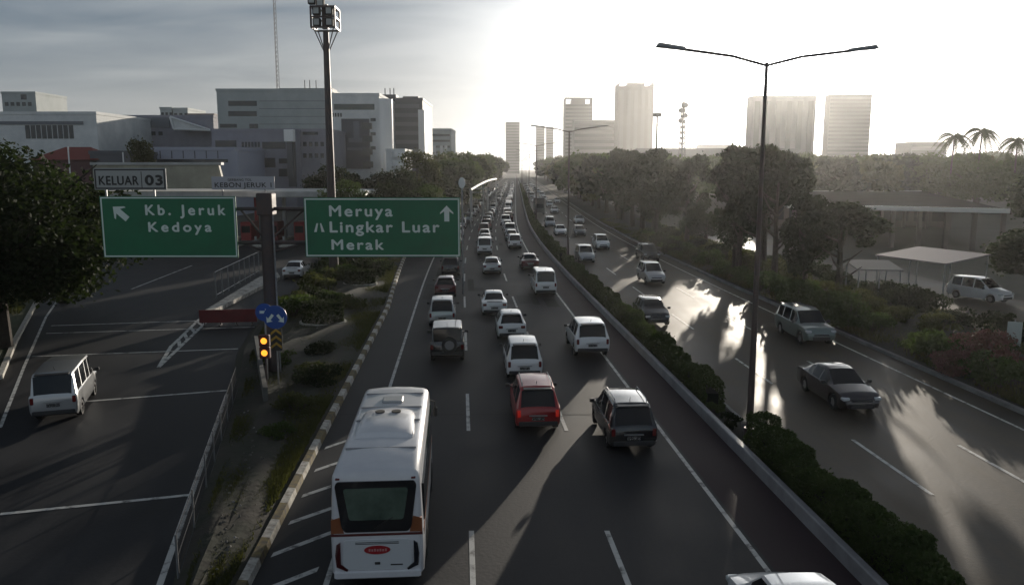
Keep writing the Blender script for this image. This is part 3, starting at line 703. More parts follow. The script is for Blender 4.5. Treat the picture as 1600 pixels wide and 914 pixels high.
part('side_band', MB().plate([(-1.045,1.47),(-.75,1.47),(-.84,1.86),(-1.04,1.80)], yb-.012, yb+.1), OR, bus); part('side_band', MB().plate([(.75,1.47),(1.045,1.47),(1.04,1.80),(.84,1.86)], yb-.012, yb+.1), OR, bus)
part('trim_strip', MB().box(-1.05,1.05,yb-.02,yb+.05,1.40,1.455), MR, bus)
part('engine_cover', MB().plate(rpoly([(-.76,1.30),(-.80,.70),(-.66,.58),(.66,.58),(.80,.70),(.76,1.30)], .06), yb-.028, yb+.02), mat('coach_panel', (.58,.60,.62), .4, coat=.3), bus)
for s_ in (-1, 1):
    pl = [(s_*.84,1.26),(s_*.93,1.20),(s_*.965,.95),(s_*.94,.66),(s_*.70,.54),(s_*.68,.585),(s_*.84,.72)]
    part('tail_lamp', MB().plate(pl if s_ < 0 else pl[::-1], yb-.034, yb+.05), mat('coach_lamp', (.06,.006,.008), .15, coat=1) if s_ < 0 else mat('coach_lamp_dark', (.012,.014,.02), .15, coat=1), bus)
em = MB().plate([(math.cos(a)*.30, 1.06+math.sin(a)*.105) for a in [2*math.pi*k/28 for k in range(28)]], yb-.045, yb-.027); q = part('emblem', em, mat('emblem_red', (.32,.012,.02), .4), bus)
lt = MB()
for k in range(7): x = -.195+k*.062; lt.box(x, x+.042, yb-.052, yb-.046, 1.03, 1.085 if k % 2 else 1.095)
part('lettering', lt, mat('emblem_pale', (.5,.22,.22), .5), q)
part('badge', MB().box(-.06,.06,yb-.04,yb-.027,.70,.76), TRIM, bus); part('name_plate', MB().box(.30,.58,yb-.038,yb-.027,.67,.70), TRIM, bus)
part('number_plate', MB().box(-.20,.20,yb-.05,yb-.02,.42,.53), PLATE, bus)
sm = MB()
for y in (-2.2,-.0,1.2,2.6): sm.box(-.86,.86,y-.008,y+.008,BH+.0,BH+.052)
part('roof_seam', sm, mat('seam_grey', (.28,.28,.29), .6), bus)
part('grille', MB().box(-.5,.5,yb-.034,yb-.026,1.20,1.215).box(-.5,.5,yb-.034,yb-.026,1.235,1.25), TRIM, bus)
part('wiper', MB().tube((-.05,yb-.06,1.62),(.38,yb-.065,1.86),.010,n=5), BLACK, bus)
for s_ in (-1,1): part('marker_lamp', MB().cbox(s_*.86-.05,s_*.86+.05,yb-.03,yb+.05,2.76,2.80,.008), TAIL, bus)
part('bumper', MB().cbox(-1.0,1.0,yb-.06,yb+.1,.36,.55,.03), WH, bus)
AC = MB(); prof = [(-1.9,.62,.04),(-1.75,.70,.06),(-1.2,.74,.24),(.2,.74,.24),(1.25,.70,.06),(1.3,.68,.03)]
prof = [(-1.45,.70,.04),(-1.38,.74,.14),(-1.15,.76,.20),(.3,.72,.22),(.75,.62,.10),(.82,.6,.04)]
vs = []
for y, w, h in prof:
    for x, z in ((-w,0),(-w*.96,h*.5),(-w*.8,h*.92),(-w*.3,h*1.02),(w*.3,h*1.02),(w*.8,h*.92),(w*.96,h*.5),(w,0)): vs.append((x, y, BH+.015+z))
AC.add(vs, [(i*8+j, i*8+j+1, (i+1)*8+j+1, (i+1)*8+j) for i in range(5) for j in range(7)]+[tuple(range(8))[::-1], tuple(range(40,48))])
ac = part('roof_air_conditioner', AC, WH, bus, True)
for x in (-.22, .22): part('fan', MB().tube((x,.10,BH+.235),(x,.10,BH+.262),.13,n=16), BLACK, ac)
part('roof_hatch', MB().cbox(-.30,.30,1.55,2.10,BH+.03,BH+.11,.03), mat('hatch_grey', (.35,.37,.38), .5), bus)
for s_ in (-1, 1):
    part('side_windows', MB().box(*(sorted((s_*(BW/2-.05), s_*(BW/2+.012)))), -3.2, 3.1, 1.55, 2.45), GLASS, bus)
    part('lower_band', MB().box(*(sorted((s_*(BW/2-.05), s_*(BW/2+.008)))), -3.45, 3.2, 1.30, 1.46), OR, bus)
    mm = MB(); mm.path([(s_*.95,3.5,2.5),(s_*1.16,3.66,2.4),(s_*1.18,3.68,2.2)], .02); mm.cbox(s_*1.18-.07, s_*1.18+.07, 3.64, 3.72, 1.9, 2.2, .03); part('mirror', mm, BLACK, bus)
    for y in AX:
        part('wheel_arch', MB().tube((s_*(BW/2-.12),y,.46),(s_*(BW/2+.006),y,.46),.50,n=24), BLACK, bus)
        q = link('wheel', wm, bus, (s_*(BW/2-.11), y, .42)); link('rim', rm, q)
part('windscreen', MB().plate(rpoly([(-.85,2.45),(-.9,1.2),(.9,1.2),(.85,2.45)], .08), BL/2-.02, BL/2+.02), GLASS, bus)

# ---------------------------------------------------------------- sign gantry
SG = mat('sign_green', (.001,.15,.062), .5, noise=((.003,.12,.052), .8, 5)); SW = mat('sign_white', (.66,.76,.71), .5); SGREY = mat('sign_grey', (.36,.37,.36), .6); SBLK = mat('sign_black', (.03,.03,.03), .6)
GY = 36.6
gx, _z = W(421, 500, GY)
def wx(px): return W(px, 350, GY)[0]
def wz(py): return W(800, py, GY)[1]
gan = thing('sign_gantry', 'dark steel T-shaped sign gantry post on the verge, carrying both green panels', 'sign gantry', (gx, GY+.35, 0))
part('post', MB().tube((0,0,.0),(0,0,wz(306)),.32,.30,16).tube((0,0,.1),(0,0,.18),.45,n=16), DSTEEL, gan, True)
for py in (327, 380):
    z = wz(py); part('cross_beam', MB().tube((wx(168)-gx,0,z),(wx(712)-gx,0,z),.085,n=10), DSTEEL, gan, True)
for x0 in (wx(372)-gx, wx(474)-gx):
    part('brace', MB().tube((x0,0,wz(327)),(0,0,wz(380)),.05).tube((x0,0,wz(380)),(0,0,wz(380)-.5),.05), DSTEEL, gan, True)
part('collar', MB().cbox(-.36,.36,-.36,.36,wz(330)-.2,wz(302),.04), DSTEEL, gan)
part('conduit', MB().path([(.33,-.1,.2),(.31,-.1,wz(400)),(.30,-.1,wz(322))], .045), STEEL, gan, True)
def panel(x0, x1, y0, y1, label, name='road_sign', bm=SG, m2=SW):
    xa, xb, za, zb_ = wx(x0), wx(x1), wz(y1), wz(y0); cx = (xa+xb)/2
    t = thing(name, label, 'road sign', (cx, GY+.10, za)); w, h = (xb-xa)/2, zb_-za
    part('panel', MB().cbox(-w, w, -.03, .03, 0, h, .012), bm, t)
    b = MB(); o_, i_ = .04, .11
    for (a0,a1,c0,c1) in ((-w+o_,w-o_,o_,i_-.01),(-w+o_,w-o_,h-i_+.01,h-o_),(-w+o_,-w+i_-.01,i_-.01,h-i_+.01),(w-i_+.01,w-o_,i_-.01,h-i_+.01)): b.box(a0,a1,-.038,-.028,c0,c1)
    part('border', b, m2, t); r = MB()
    for k in range(5): r.box(-w+.3+k*(2*w-.6)/4-.03, -w+.3+k*(2*w-.6)/4+.03, .03,.20,.05,h-.05)
    part('rib', r, STEEL, t)
    return t, cx, za
def put(t, cx, za, s, px, px1, pyb, caph, m=SW, bold=.010, sp=1.2):
    """a line from photo column px to px1 with its baseline at row pyb and capital height caph pixels"""
    ppm = FPX/GY; size = caph/ppm/.70
    return text('lettering', s, size, m, t, wx(px)-cx, -.040, wz(pyb)-za, bold*1.9, sp, wx(px1)-wx(px))
ta, cx, za = panel(157, 369, 307, 403, 'green direction sign reading Kb. Jeruk and Kedoya with a slanted arrow')
put(ta, cx, za, 'Kb. Jeruk', 228, 352, 336, 15.5, sp=1.4); put(ta, cx, za, 'Kedoya', 231, 329, 362, 14.5, sp=1.4)
def arrow(t, x, z, s, ang, m=SW):
    P_ = [(0,.5),(.42,.06),(.42,-.04),(.16,.14),(.16,-.5),(-.16,-.5),(-.16,.14),(-.42,-.04),(-.42,.06)]
    c, n = math.cos(ang), math.sin(ang)
    part('arrow', MB().plate([(x+(u*c-v*n)*s, z+(u*n+v*c)*s) for u, v in P_][::-1], -.042, -.032), m, t)
arrow(ta, wx(188)-cx, wz(333)-za, .85, R(48))
tb, cx, za = panel(475, 719, 309, 402, 'green direction sign reading Meruya, Lingkar Luar and Merak with an upward arrow')
put(tb, cx, za, 'Meruya', 515, 613, 338, 16.5, sp=1.25); put(tb, cx, za, 'Lingkar Luar', 515, 686, 363, 16.5, sp=1.2); put(tb, cx, za, 'Merak', 517, 598, 390, 15.5, sp=1.25)
arrow(tb, wx(698)-cx, wz(334)-za, .72, 0)
x, z = wx(498)-cx, wz(356)-za
part('motorway_symbol', MB().plate([(x-.24,z-.2),(x-.12,z-.2),(x-.04,z+.2),(x-.12,z+.2)],-.042,-.032).plate([(x+.10,z-.2),(x+.24,z-.2),(x+.10,z+.2),(x+.04,z+.2)],-.042,-.032), SW, tb)
tc_, cx, za = panel(151, 263, 263, 297, 'grey exit plate reading KELUAR 03 above the Kb. Jeruk sign', 'exit_plate', SGREY, SBLK)
put(tc_, cx, za, 'KELUAR', 159, 220, 289, 13.5, SBLK, .006, 1.1); put(tc_, cx, za, '03', 231, 257, 289, 14.5, SBLK, .014, 1.1)
part('divider', MB().box(wx(225)-cx-.015, wx(225)-cx+.015, -.038, -.028, .08, .82), SBLK, tc_)
part('bracket', MB().box(-1.2,-1.13,.03,.10,-.35,.2).box(1.0,1.07,.03,.10,-.35,.2), STEEL, tc_)

# ---------------------------------------------------------------- blue arrow sign, chevron board, flashing lamps
x, y = Pg(436, 611)
t = thing('keep_sides_sign', 'round blue sign with two downward arrows over a yellow chevron board on a thin post', 'road sign', (x, y, .2))
part('post', MB().tube((0,0,0),(0,0,3.6),.035,n=10), STEEL, t, True)
zc_ = 3.15
d = part('disc', MB().plate([(math.cos(a)*.52, zc_+math.sin(a)*.52) for a in [2*math.pi*k/32 for k in range(32)]], -.07, -.045), mat('sign_blue', (.012,.07,.30), .4), t)
for s_ in (-1, 1):
    P_ = [(0,-.28),(.17,-.08),(.06,-.10),(.06,.16),(-.06,.16),(-.06,-.10),(-.17,-.08)]; c, n = math.cos(s_*R(38)), math.sin(s_*R(38))
    part('arrow', MB().plate([(s_*.20+u*c-v*n, zc_-.02+u*n+v*c) for u, v in P_][::-1], -.082, -.07), SW, d)
cb_ = part('chevron_board', MB().box(-.26,.26,-.06,-.04,1.65,2.62), SBLK, t)
for k in range(3):
    z = 1.74+k*.30; part('chevron', MB().plate([(-.23,z),(0,z+.18),(.23,z),(.23,z+.12),(0,z+.30),(-.23,z+.12)], -.07, -.06), mat('chevron_yellow', (.45,.27,.03), .5), cb_)
x, y = Pg(418, 621)
t = thing('warning_light', 'two lit amber warning lamps one above the other beside the chevron board', 'warning light', (x, y, .2))
part('post', MB().tube((0,0,0),(0,0,2.2),.04,n=10), DSTEEL, t, True)
for z in (2.32, 1.80):
    q = part('housing', MB().cbox(-.22,.22,-.14,.10,z-.25,z+.25,.03), mat('housing_dark', (.09,.02,.015), .6), t)
    part('lens', MB().tube((0,-.15,z),(0,-.135,z),.135,n=20), mat('amber_lens', (.8,.35,.04), .4, emit=((1,.36,.03), 1.6)), q)
x, y = Pg(413, 611)
t = thing('blue_arrow_sign', 'second blue round sign half hidden behind the round two-arrow sign', 'road sign', (x-.1, y+.9, .15))
part('post', MB().tube((0,0,0),(0,0,3.5),.035,n=10), STEEL, t, True)
part('disc', MB().plate([(math.cos(a)*.40, 3.25+math.sin(a)*.40) for a in [2*math.pi*k/28 for k in range(28)]], -.07, -.045), MATS['sign_blue'], t)
part('arrow', MB().plate([(-.2,3.2),(.05,3.2),(.05,3.1),(.24,3.26),(.05,3.42),(.05,3.32),(-.2,3.32)], -.085, -.07), SW, t)

# red board across the closed branch
pa, pb = Pg(312, 509), Pg(402, 507)
t = thing('closure_board', 'long dark red board closing the slip road branch beside the gantry post', 'barrier', ((pa[0]+pb[0])/2, (pa[1]+pb[1])/2, 0), math.atan2(pb[1]-pa[1], pb[0]-pa[0]))
hw = math.dist(pa, pb)/2
part('board', MB().cbox(-hw, hw, -.03, .03, .18, 1.0, .01), mat('barrier_red', (.16,.008,.014), .55, noise=((.11,.010,.014), 1.5, 5)), t)
for k in range(4): x = -hw+.3+k*(2*hw-.6)/3; part('leg', MB().box(x-.03,x+.03,.03,.09,0,.95).box(x-.03,x+.03,-.25,.35,0,.05), DSTEEL, t)
# gore kerb island with railing
ka, kb_ = Pg(312, 496), Pg(415, 437)
t = part('traffic_island', MB().prism([ka, (ka[0]+.5,ka[1]-.1), (kb_[0]+1.3,kb_[1]), (kb_[0]+.2,kb_[1]+3), (kb_[0]-.5, kb_[1])][::1], -.02, .28), mat('island_white', (.5,.47,.42), .8, noise=((.22,.2,.18), 2.5, 6, .45,.6)), None); tag(t, 'white kerbed traffic island tapering towards the painted gore', 'traffic island')
def railing(p, q, h, n, label, m=STEEL, name='railing', cat='railing', rails=(.3,.65,1.)):
    p, q = Vector((*p,0)), Vector((*q,0)); ln = (q-p).length
    t = thing(name, label, cat, p, math.atan2(q.y-p.y, q.x-p.x))
    for k in range(n+1): part('post', MB().box(ln*k/n-.035, ln*k/n+.035, -.035,.035,-.05,h), m, t)
    for f in rails: part('rail', MB().tube((0,0,h*f),(ln,0,h*f),.025,n=6), m, t)
    return t
railing(Pg(338,466), Pg(405,427), 2.0, 8, 'tall grey steel railing on the left side of the white traffic island', rails=(.12,1.))
# dark mesh fence along the frontage road edge
MESH = mat('fence_mesh', (.06,.06,.065), .5, .3)
def meshfence(pts, h, label, name='mesh_fence'):
    t = thing(name, label, 'fence', (*pts[0], .1))
    x0, y0 = pts[0]
    for a, b in zip(pts, pts[1:]):
        A, B = Vector((a[0]-x0,a[1]-y0,0)), Vector((b[0]-x0,b[1]-y0,0)); ln = (B-A).length; n = max(1, round(ln/2.4))
        for k in range(n): p = A+(B-A)*k/n; part('post', MB().tube(p, p+Vector((0,0,h)), .03, n=6), STEEL, t)
        w = MB(); m = int(ln/.16)
        for z in (.05, h*.5, h-.03): w.tube(A+Vector((0,0,z)), B+Vector((0,0,z)), .014, n=4)
        for k in range(m): p = A+(B-A)*k/m; w.tube(p+Vector((0,0,.05)), p+Vector((0,0,h-.03)), .006, n=3, cap=False)
        part('wire_panel', w, MESH, t)
    return t
meshfence([(x+.45,y) for x, y in EW[1:4]], 1.15, 'low dark wire fence between the frontage road and the planted verge')
p = Pg(372, 552); q = Pg(376, 640)
w_ = MB(); loft_ = [(p[0]+.9,p[1]),(q[0]+.95,q[1]),(q[0]+1.15,q[1]),(p[0]+1.1,p[1])]; w_.prism(loft_, 0, .95)
o = part('retaining_wall', w_, CONCD, None); tag(o, 'short pale grey concrete wall at the frontage road edge left of the flashing lamps', 'wall')

# ---------------------------------------------------------------- toll gate
GW = mat('gate_white', (.50,.50,.49), .6, noise=((.36,.36,.35), .5, 5)); GBE = mat('gate_beige', (.42,.40,.31), .7, noise=((.30,.28,.22), .4, 5)); GRED = mat('gate_red', (.22,.02,.02), .5); DRED = mat('booth_red', (.12,.015,.018), .6)
TY_ = 104.
def tx(px): return W(px, 300, TY_)[0]
def tz(py): return W(800, py, TY_)[1]
tg = thing('toll_gate', 'long toll gate canopy with beige curved fascia over red booths behind the signs', 'toll gate', (0, 0, 0))
fas = [(tx(148),tz(295)),(tx(345),tz(295)),(tx(350),tz(282)),(tx(345),tz(258)),(tx(150),tz(256))]
part('fascia', MB().plate(fas, TY_-.3, TY_+.3), GBE, tg)
part('fascia_cap', MB().box(tx(147),tx(350),TY_-.5,TY_+.5,tz(258),tz(254)), GW, tg)
part('canopy', MB().cbox(tx(150),tx(570),TY_+.35,TY_+14,tz(309),tz(299),.1), GW, tg)
part('canopy_end', MB().cbox(tx(546),tx(573),TY_-.8,TY_+.3,tz(311),tz(297),.05), mat('gate_end_white', (.75,.74,.7), .5), tg)
for k in range(9):
    x = tx(190)+k*(tx(560)-tx(190))/8
    part('column', MB().box(x-.2,x+.2,TY_+6,TY_+6.5,0,tz(309)), GW if k%2 else mat('column_red', (.3,.03,.03), .6), tg)
for k in range(8):
    x = tx(205)+k*(tx(545)-tx(205))/8
    b_ = part('booth', MB().cbox(x-.7,x+.7,TY_+1.5,TY_+4.5,.25,2.7,.05), DRED if k%2 else GRED, tg)
    part('booth_window', MB().box(x-.55,x+.55,TY_+1.46,TY_+1.52,1.3,2.2), GLASS, b_)
    part('booth_island', MB().cbox(x-.9,x+.9,TY_-5,TY_+9,0,.25,.04), KERBW, tg)
    bl = MB(); bl.tube((x-.5,TY_-4,.2),(x-.5,TY_-4,1.3),.14,n=8); part('bollard', bl, GW, tg)
# its name board
t = thing('toll_name_board', 'pale board reading GERBANG TOL KEBON JERUK 1 on the toll canopy', 'sign board', ((tx(337)+tx(434))/2, TY_-1.2, tz(296)))
hw = (tx(434)-tx(337))/2; hh = tz(276)-tz(296)
part('panel', MB().cbox(-hw,hw,-.06,.06,0,hh,.02), mat('board_pale', (.46,.46,.50), .6), t)
text('lettering', 'GERBANG TOL', .42, SBLK, t, -hw*.1, -.075, hh*.66, .008, 1.1, None, True)
text('lettering', 'KEBON JERUK 1', .84, SBLK, t, 0, -.075, hh*.18, .016, 1.08, hw*1.8, True)
part('support', MB().box(-hw*.7,-hw*.7+.15,.06,.2,-.8,hh*.8).box(hw*.7-.15,hw*.7,.06,.2,-.8,hh*.8), STEEL, t)
x, z = W(394, 321, 96)
t = thing('lane_light', 'small round green lane light glowing left of the gantry post', 'traffic light', (x, 103.2, z-.4))
part('housing', MB().cbox(-.35,.35,-.1,.25,0,.9,.05), BLACK, t); part('lens', MB().tube((0,-.12,.45),(0,-.1,.45),.26,n=16), mat('green_lens', (.1,.6,.45), .4, emit=((.25,1,.75), 2.0)), t)

# white street furniture beside the queue in the distance
t = thing('oval_board', 'white oval board on a pole above the top right corner of the Meruya sign', 'sign board', (W(726,300,62)[0]-.2, 62, 0))
part('post', MB().tube((0,0,0),(0,0,W(800,292,62)[1]),.07,n=8), STEEL, t, True)
zz = W(800,286,62)[1]; part('board', MB().plate([(math.cos(a)*.26, zz+math.sin(a)*.42) for a in [2*math.pi*k/24 for k in range(24)]], -.12, -.08), mat('oval_white', (.8,.8,.78), .5), t)
def gantry2(px0, px1, pyt, Y, label):
    x0, x1, z = W(px0,300,Y)[0], W(px1,300,Y)[0], W(800,pyt,Y)[1]
    t = thing('portal_frame', label, 'gantry', (x0, Y, 0))
    part('post', MB().tube((0,0,0),(0,0,z),.16,n=8), GW, t, True); part('post', MB().tube((x1-x0,0,0),(x1-x0,0,z),.16,n=8), GW, t, True)
    part('beam', MB().tube((0,0,z),(x1-x0,0,z),.13,n=8).tube((0,0,z-.7),(x1-x0,0,z-.7),.08,n=8), GW, t, True)
gantry2(737, 762, 295, 150, 'white portal frame over the left edge of the road, below the white curved canopy')
pts = [(W(735+40*k/10, 297-17*math.sin(k/10*1.45), 132+k*2.5), 132+k*2.5) for k in range(11)]
t = thing('curved_canopy', 'thin white curved canopy rail left of the far queue', 'canopy', (0,0,0))
part('roof', MB().path([(a[0], Y, a[1]) for a, Y in pts], .22, 8), GW, t, True)
for k in (0, 5, 10): a, Y = pts[k]; part('post', MB().tube((a[0],Y,0),(a[0],Y,a[1]),.12,n=6), GW, t, True)

# ---------------------------------------------------------------- high mast and lamp posts
HY = 70.
xm = W(518, 310, HY)[0]; zt_ = W(800, 12, HY)[1]
t = thing('high_mast', 'tall dark high-mast light with a square lamp cage rising behind the Meruya sign', 'light mast', (xm, HY, 0))
part('pole', MB().tube((0,0,0),(0,0,zt_-2),.42,.24,14), DSTEEL, t, True)
cg = MB(); z0, z1 = W(800,46,HY)[1], W(800,14,HY)[1]; c_ = .98
for sx in (-1,1):
    for sy in (-1,1): cg.box(sx*c_-.07,sx*c_+.07,sy*c_-.07,sy*c_+.07,z0,z1)
for z in (z0, (z0+z1)/2, z1):
    for s_ in (-1,1): cg.box(-c_,c_,s_*c_-.06,s_*c_+.06,z-.07,z+.07); cg.box(s_*c_-.06,s_*c_+.06,-c_,c_,z-.07,z+.07)
cg.box(-.24,.24,-.24,.24,z0,z1+.3)
part('cage', cg, DSTEEL, t)
for a in range(4):
    b_ = R(45+90*a); part('strut', MB().tube((.2*math.cos(b_),.2*math.sin(b_),z0-1.9),(1.2*math.cos(b_),1.2*math.sin(b_),z0),.05,n=6), DSTEEL, t)
for sx, zz_ in ((-.55,z0+.45),(.5,z0+.45),(-.55,z0+1.35),(.5,z0+1.35),(-.9,z1+.55),(-.2,z1+.35)):
    q = part('floodlight', MB().cbox(sx-.34,sx+.30,-.85,-.35,zz_-.34,zz_+.34,.05), BLACK, t); part('lens', MB().box(sx-.24,sx+.20,-.88,-.855,zz_-.24,zz_+.24), mat('lens_grey', (.4,.42,.42), .25), q)
LAMPS = [27.9+51.6*i for i in range(9)]
def lamp_post(Y, label):
    t = thing('lamp_post', label, 'street lamp', (xr(Y)+10.3+(-.12 if Y < 40 else 0), Y, 0), hd(Y), 'double-armed lamp posts along the median')
    part('pole', MB().tube((0,0,0),(0,0,5),.13,.10,12).tube((0,0,5),(0,0,13.3),.10,.055,12).tube((0,0,.1),(0,0,.5),.2,.2,12), DSTEEL, t, True)
    for s_ in (-1,1):
        part('arm', MB().path([(0,0,13.2),(s_*1.2,0,13.5),(s_*3.0,0,13.72)], .045), DSTEEL, t, True)
        part('lamp_head', MB().add([(s_*2.8,-.14,13.68),(s_*3.8,-.17,13.78),(s_*3.8,.17,13.78),(s_*2.8,.14,13.68),(s_*2.85,-.10,13.78),(s_*3.72,-.12,13.90),(s_*3.72,.12,13.90),(s_*2.85,.10,13.78)],[(0,3,2,1),(4,5,6,7),(0,1,5,4),(1,2,6,5),(2,3,7,6),(3,0,4,7)]), mat('lamp_head_grey', (.22,.22,.23), .5), t)
for i, Y in enumerate(LAMPS):
    lamp_post(Y, ['nearest double-armed lamp post, standing in the gap of the median hedge', 'double-armed lamp post on the median beside the white inbound cars'][i] if i < 2 else '%s double-armed lamp post along the median, counted from the nearest' % ORD[i])

# ---------------------------------------------------------------- hedge along the median
def hedge(Y0, Y1, o0, o1, h, label, seed, n, leaf=.075):
    r = np.random.RandomState(seed); L_ = Y1-Y0
    u = r.rand(n); y = Y0+L_*u
    f = r.rand(n); surf = r.rand(n)
    x = o0+(o1-o0)*r.rand(n); z = .15+(h-.15)*r.rand(n)
    top = surf < .4; l_ = (surf >= .4)&(surf < .7); rt = surf >= .7
    bump = .12*np.sin(y*.83+seed)+.09*np.sin(y*1.9)+.06*np.sin(y*4.3+1)+.05*np.sin(y*9.1)
    tw = r.rand(n) < .02; z[tw] += .22*r.rand(tw.sum()); y = y+.12*np.sin(z*7+y*3)
    gap = (np.sin(y*.61+seed*2)*np.sin(y*.37) > .78)&(r.rand(n) < .7); z[gap] *= .55
    x[l_] = o0+r.rand(l_.sum())*.10; x[rt] = o1-r.rand(rt.sum())*.10
    z[top] = h-r.rand(top.sum())*.14
    e = (o1-o0)/2; c = (o0+o1)/2; ed = np.abs(x-c)/e
    z = z*(1+bump*.8) - .14*ed**4*(z/h); x = x+bump*.5*(z/h)
    x += np.array([xr(v) for v in y])
    cx_, cy_ = xr(Y0)+o0, Y0
    pts = np.stack([x-cx_, y-cy_, z], 1)
    me = leaf_mesh('foliage', pts, leaf, GREENS[1], seed)
    t = thing('hedge', label, 'hedge', (cx_, cy_, 0), 0, 'clipped hedges along the median')
    part('foliage', me, None, t)
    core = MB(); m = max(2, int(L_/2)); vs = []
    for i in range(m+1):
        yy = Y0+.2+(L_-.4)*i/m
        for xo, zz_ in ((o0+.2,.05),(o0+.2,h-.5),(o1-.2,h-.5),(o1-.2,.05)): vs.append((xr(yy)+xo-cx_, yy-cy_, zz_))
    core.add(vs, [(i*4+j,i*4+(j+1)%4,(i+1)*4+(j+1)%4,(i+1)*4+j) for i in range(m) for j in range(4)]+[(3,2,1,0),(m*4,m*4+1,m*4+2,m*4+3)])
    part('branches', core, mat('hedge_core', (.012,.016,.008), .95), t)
hedge(9, 27.0, 9.66, 10.55, 1.25, 'nearest clipped hedge in the bottom corner behind the median barrier', 5, 60000, .05)
hedge(31.6, 80, 9.66, 10.5, 1.15, 'clipped hedge between the first and second median lamp posts', 6, 60000, .065)
hedge(81.6, 180, 9.66, 10.45, 1.3, 'long distant hedge beyond the second median lamp post', 8, 40000, .10)
hedge(182, 420, 9.66, 10.45, 1.6, 'farthest hedge of the median where the road narrows to a point', 9, 30000, .18)
for k, (dy, dx_, h) in enumerate(((29.1,9.9,.5),(30.9,9.95,.55))):
    cr = leaf_mesh('foliage', crown_pts(60+k, 700, .35, .4, .3, .35, 9, .4), .06, GREENS[k], 60+k)
    t = thing('small_bush', ['small low bush just beyond the nearest lamp post', 'small low bush beyond the first, at the start of the second hedge'][k], 'bush', (xr(dy)+dx_, dy, .1)); part('foliage', cr, None, t)
x, y = Pg(1167, 668)
for k, (ox, oy) in enumerate(((-.75,-.15),(-.35,-.75))):
    t = thing('plant_pot', ['pale round pot left of the nearest lamp post', 'pale round pot in front of the nearest lamp post'][k], 'pot', (x+ox+.1, y+oy, .11)); part('pot', MB().tube((0,0,0),(0,0,.32),.13,.19,14), CONC, t, True); part('soil', MB().tube((0,0,.321),(0,0,.33),.17,n=14), DIRT, t)

# ---------------------------------------------------------------- planters on the verge and shrubs
def drum_bush(px, py, r, h, label, seed):
    x, y = Pg(px, py); t = thing('clipped_bush', label, 'bush', (x, y, .15)); rr = np.random.RandomState(seed); n = 5000
    a = rr.rand(n)*2*math.pi; q = np.sqrt(rr.rand(n)); zz = rr.rand(n)*h; side = rr.rand(n) < .6
    q[side] = .92+.08*rr.rand(side.sum()); zz[~side] = h-.08*rr.rand((~side).sum())
    part('foliage', leaf_mesh('foliage', np.stack([np.cos(a)*q*r, np.sin(a)*q*r*.8, zz+.2], 1), .07, GREENS[0], seed), None, t)
    ring = MB(); N_ = 28; vs = []
    for k in range(N_):
        c, s_ = math.cos(2*math.pi*k/N_), math.sin(2*math.pi*k/N_)
        for rad, z in ((r+.16,0),(r+.16,.24),(r+.04,.24),(r+.04,0)): vs.append((c*rad, s_*rad*.85, z))
    ring.add(vs, [(k*4+j, ((k+1)%N_)*4+j, ((k+1)%N_)*4+(j+1)%4, k*4+(j+1)%4) for k in range(N_) for j in range(4)])
    part('kerb_ring', ring, KERBW, t)
drum_bush(505, 511, 1.28, 1.25, 'nearer round clipped bush with a white ring kerb on the verge', 31)
drum_bush(563, 449, 1.25, 1.1, 'farther round clipped bush with a white ring kerb on the verge', 32)
SHR = {}
def shrub(x, y, s, v, label, grp, z=.1, name='shrub'):
    if v not in SHR:
        SHR[v] = leaf_mesh('foliage', crown_pts(100+v, 1500, 1, 1, .62, .5, 14, .42), .085, GREENS[v%3], 100+v)
        st = MB(); r = random.Random(v)
        for k in range(7): a = k*.9; st.tube((0,0,-.05),(math.cos(a)*.5,math.sin(a)*.5,.7+.2*r.random()),.025,.01,5)
        SHR[(v,'s')] = st.mesh('stem'); SHR[(v,'s')].materials.append(BARK)
    t = thing(name, label, 'shrub', (x, y, z), rnd.random()*6, grp); t.scale = (s, s, s*rnd.uniform(.8, 1.2))
    part('foliage', SHR[v], None, t); part('stem', SHR[(v,'s')], None, t)
G1 = 'shrubs planted along the verge'
k = 0; cnt = [0]*4; ROWN = ['nearest the frontage road','second from the frontage road','second from the kerb','nearest the kerb']
for Y in np.arange(28, 118, 3.3):
    a, b = vex(Y)+.8, xr(Y)+curb_o(Y)-.9
    for f in ((.25,.75) if Y < 50 else (.08,.3,.52,.75)):
        if abs(Y-46) < 3.2 and f > .4 or abs(Y-62) < 3 and f > .4 or (Y < 37 and f < .5): continue
        x = a+(b-a)*f+rnd.uniform(-.4,.4)
        if any(math.hypot(x-c[0], (Y-c[1]+2.5)*.35) < 2.2 for c in (Pg(505,511), Pg(563,449))): continue
        k += 1
        row = 0 if f < .2 else 1 if f < .4 else 2 if f < .6 else 3; cnt[row] += 1
        sh = 'dark verge shrub, %s from the near end, row %s' % (ORD[cnt[row]-1], ROWN[row])
        shrub(x, float(Y)+rnd.uniform(-.8,.8), rnd.uniform(.55,1.05) if Y < 50 else rnd.uniform(.9,1.6), k%6, sh, G1)
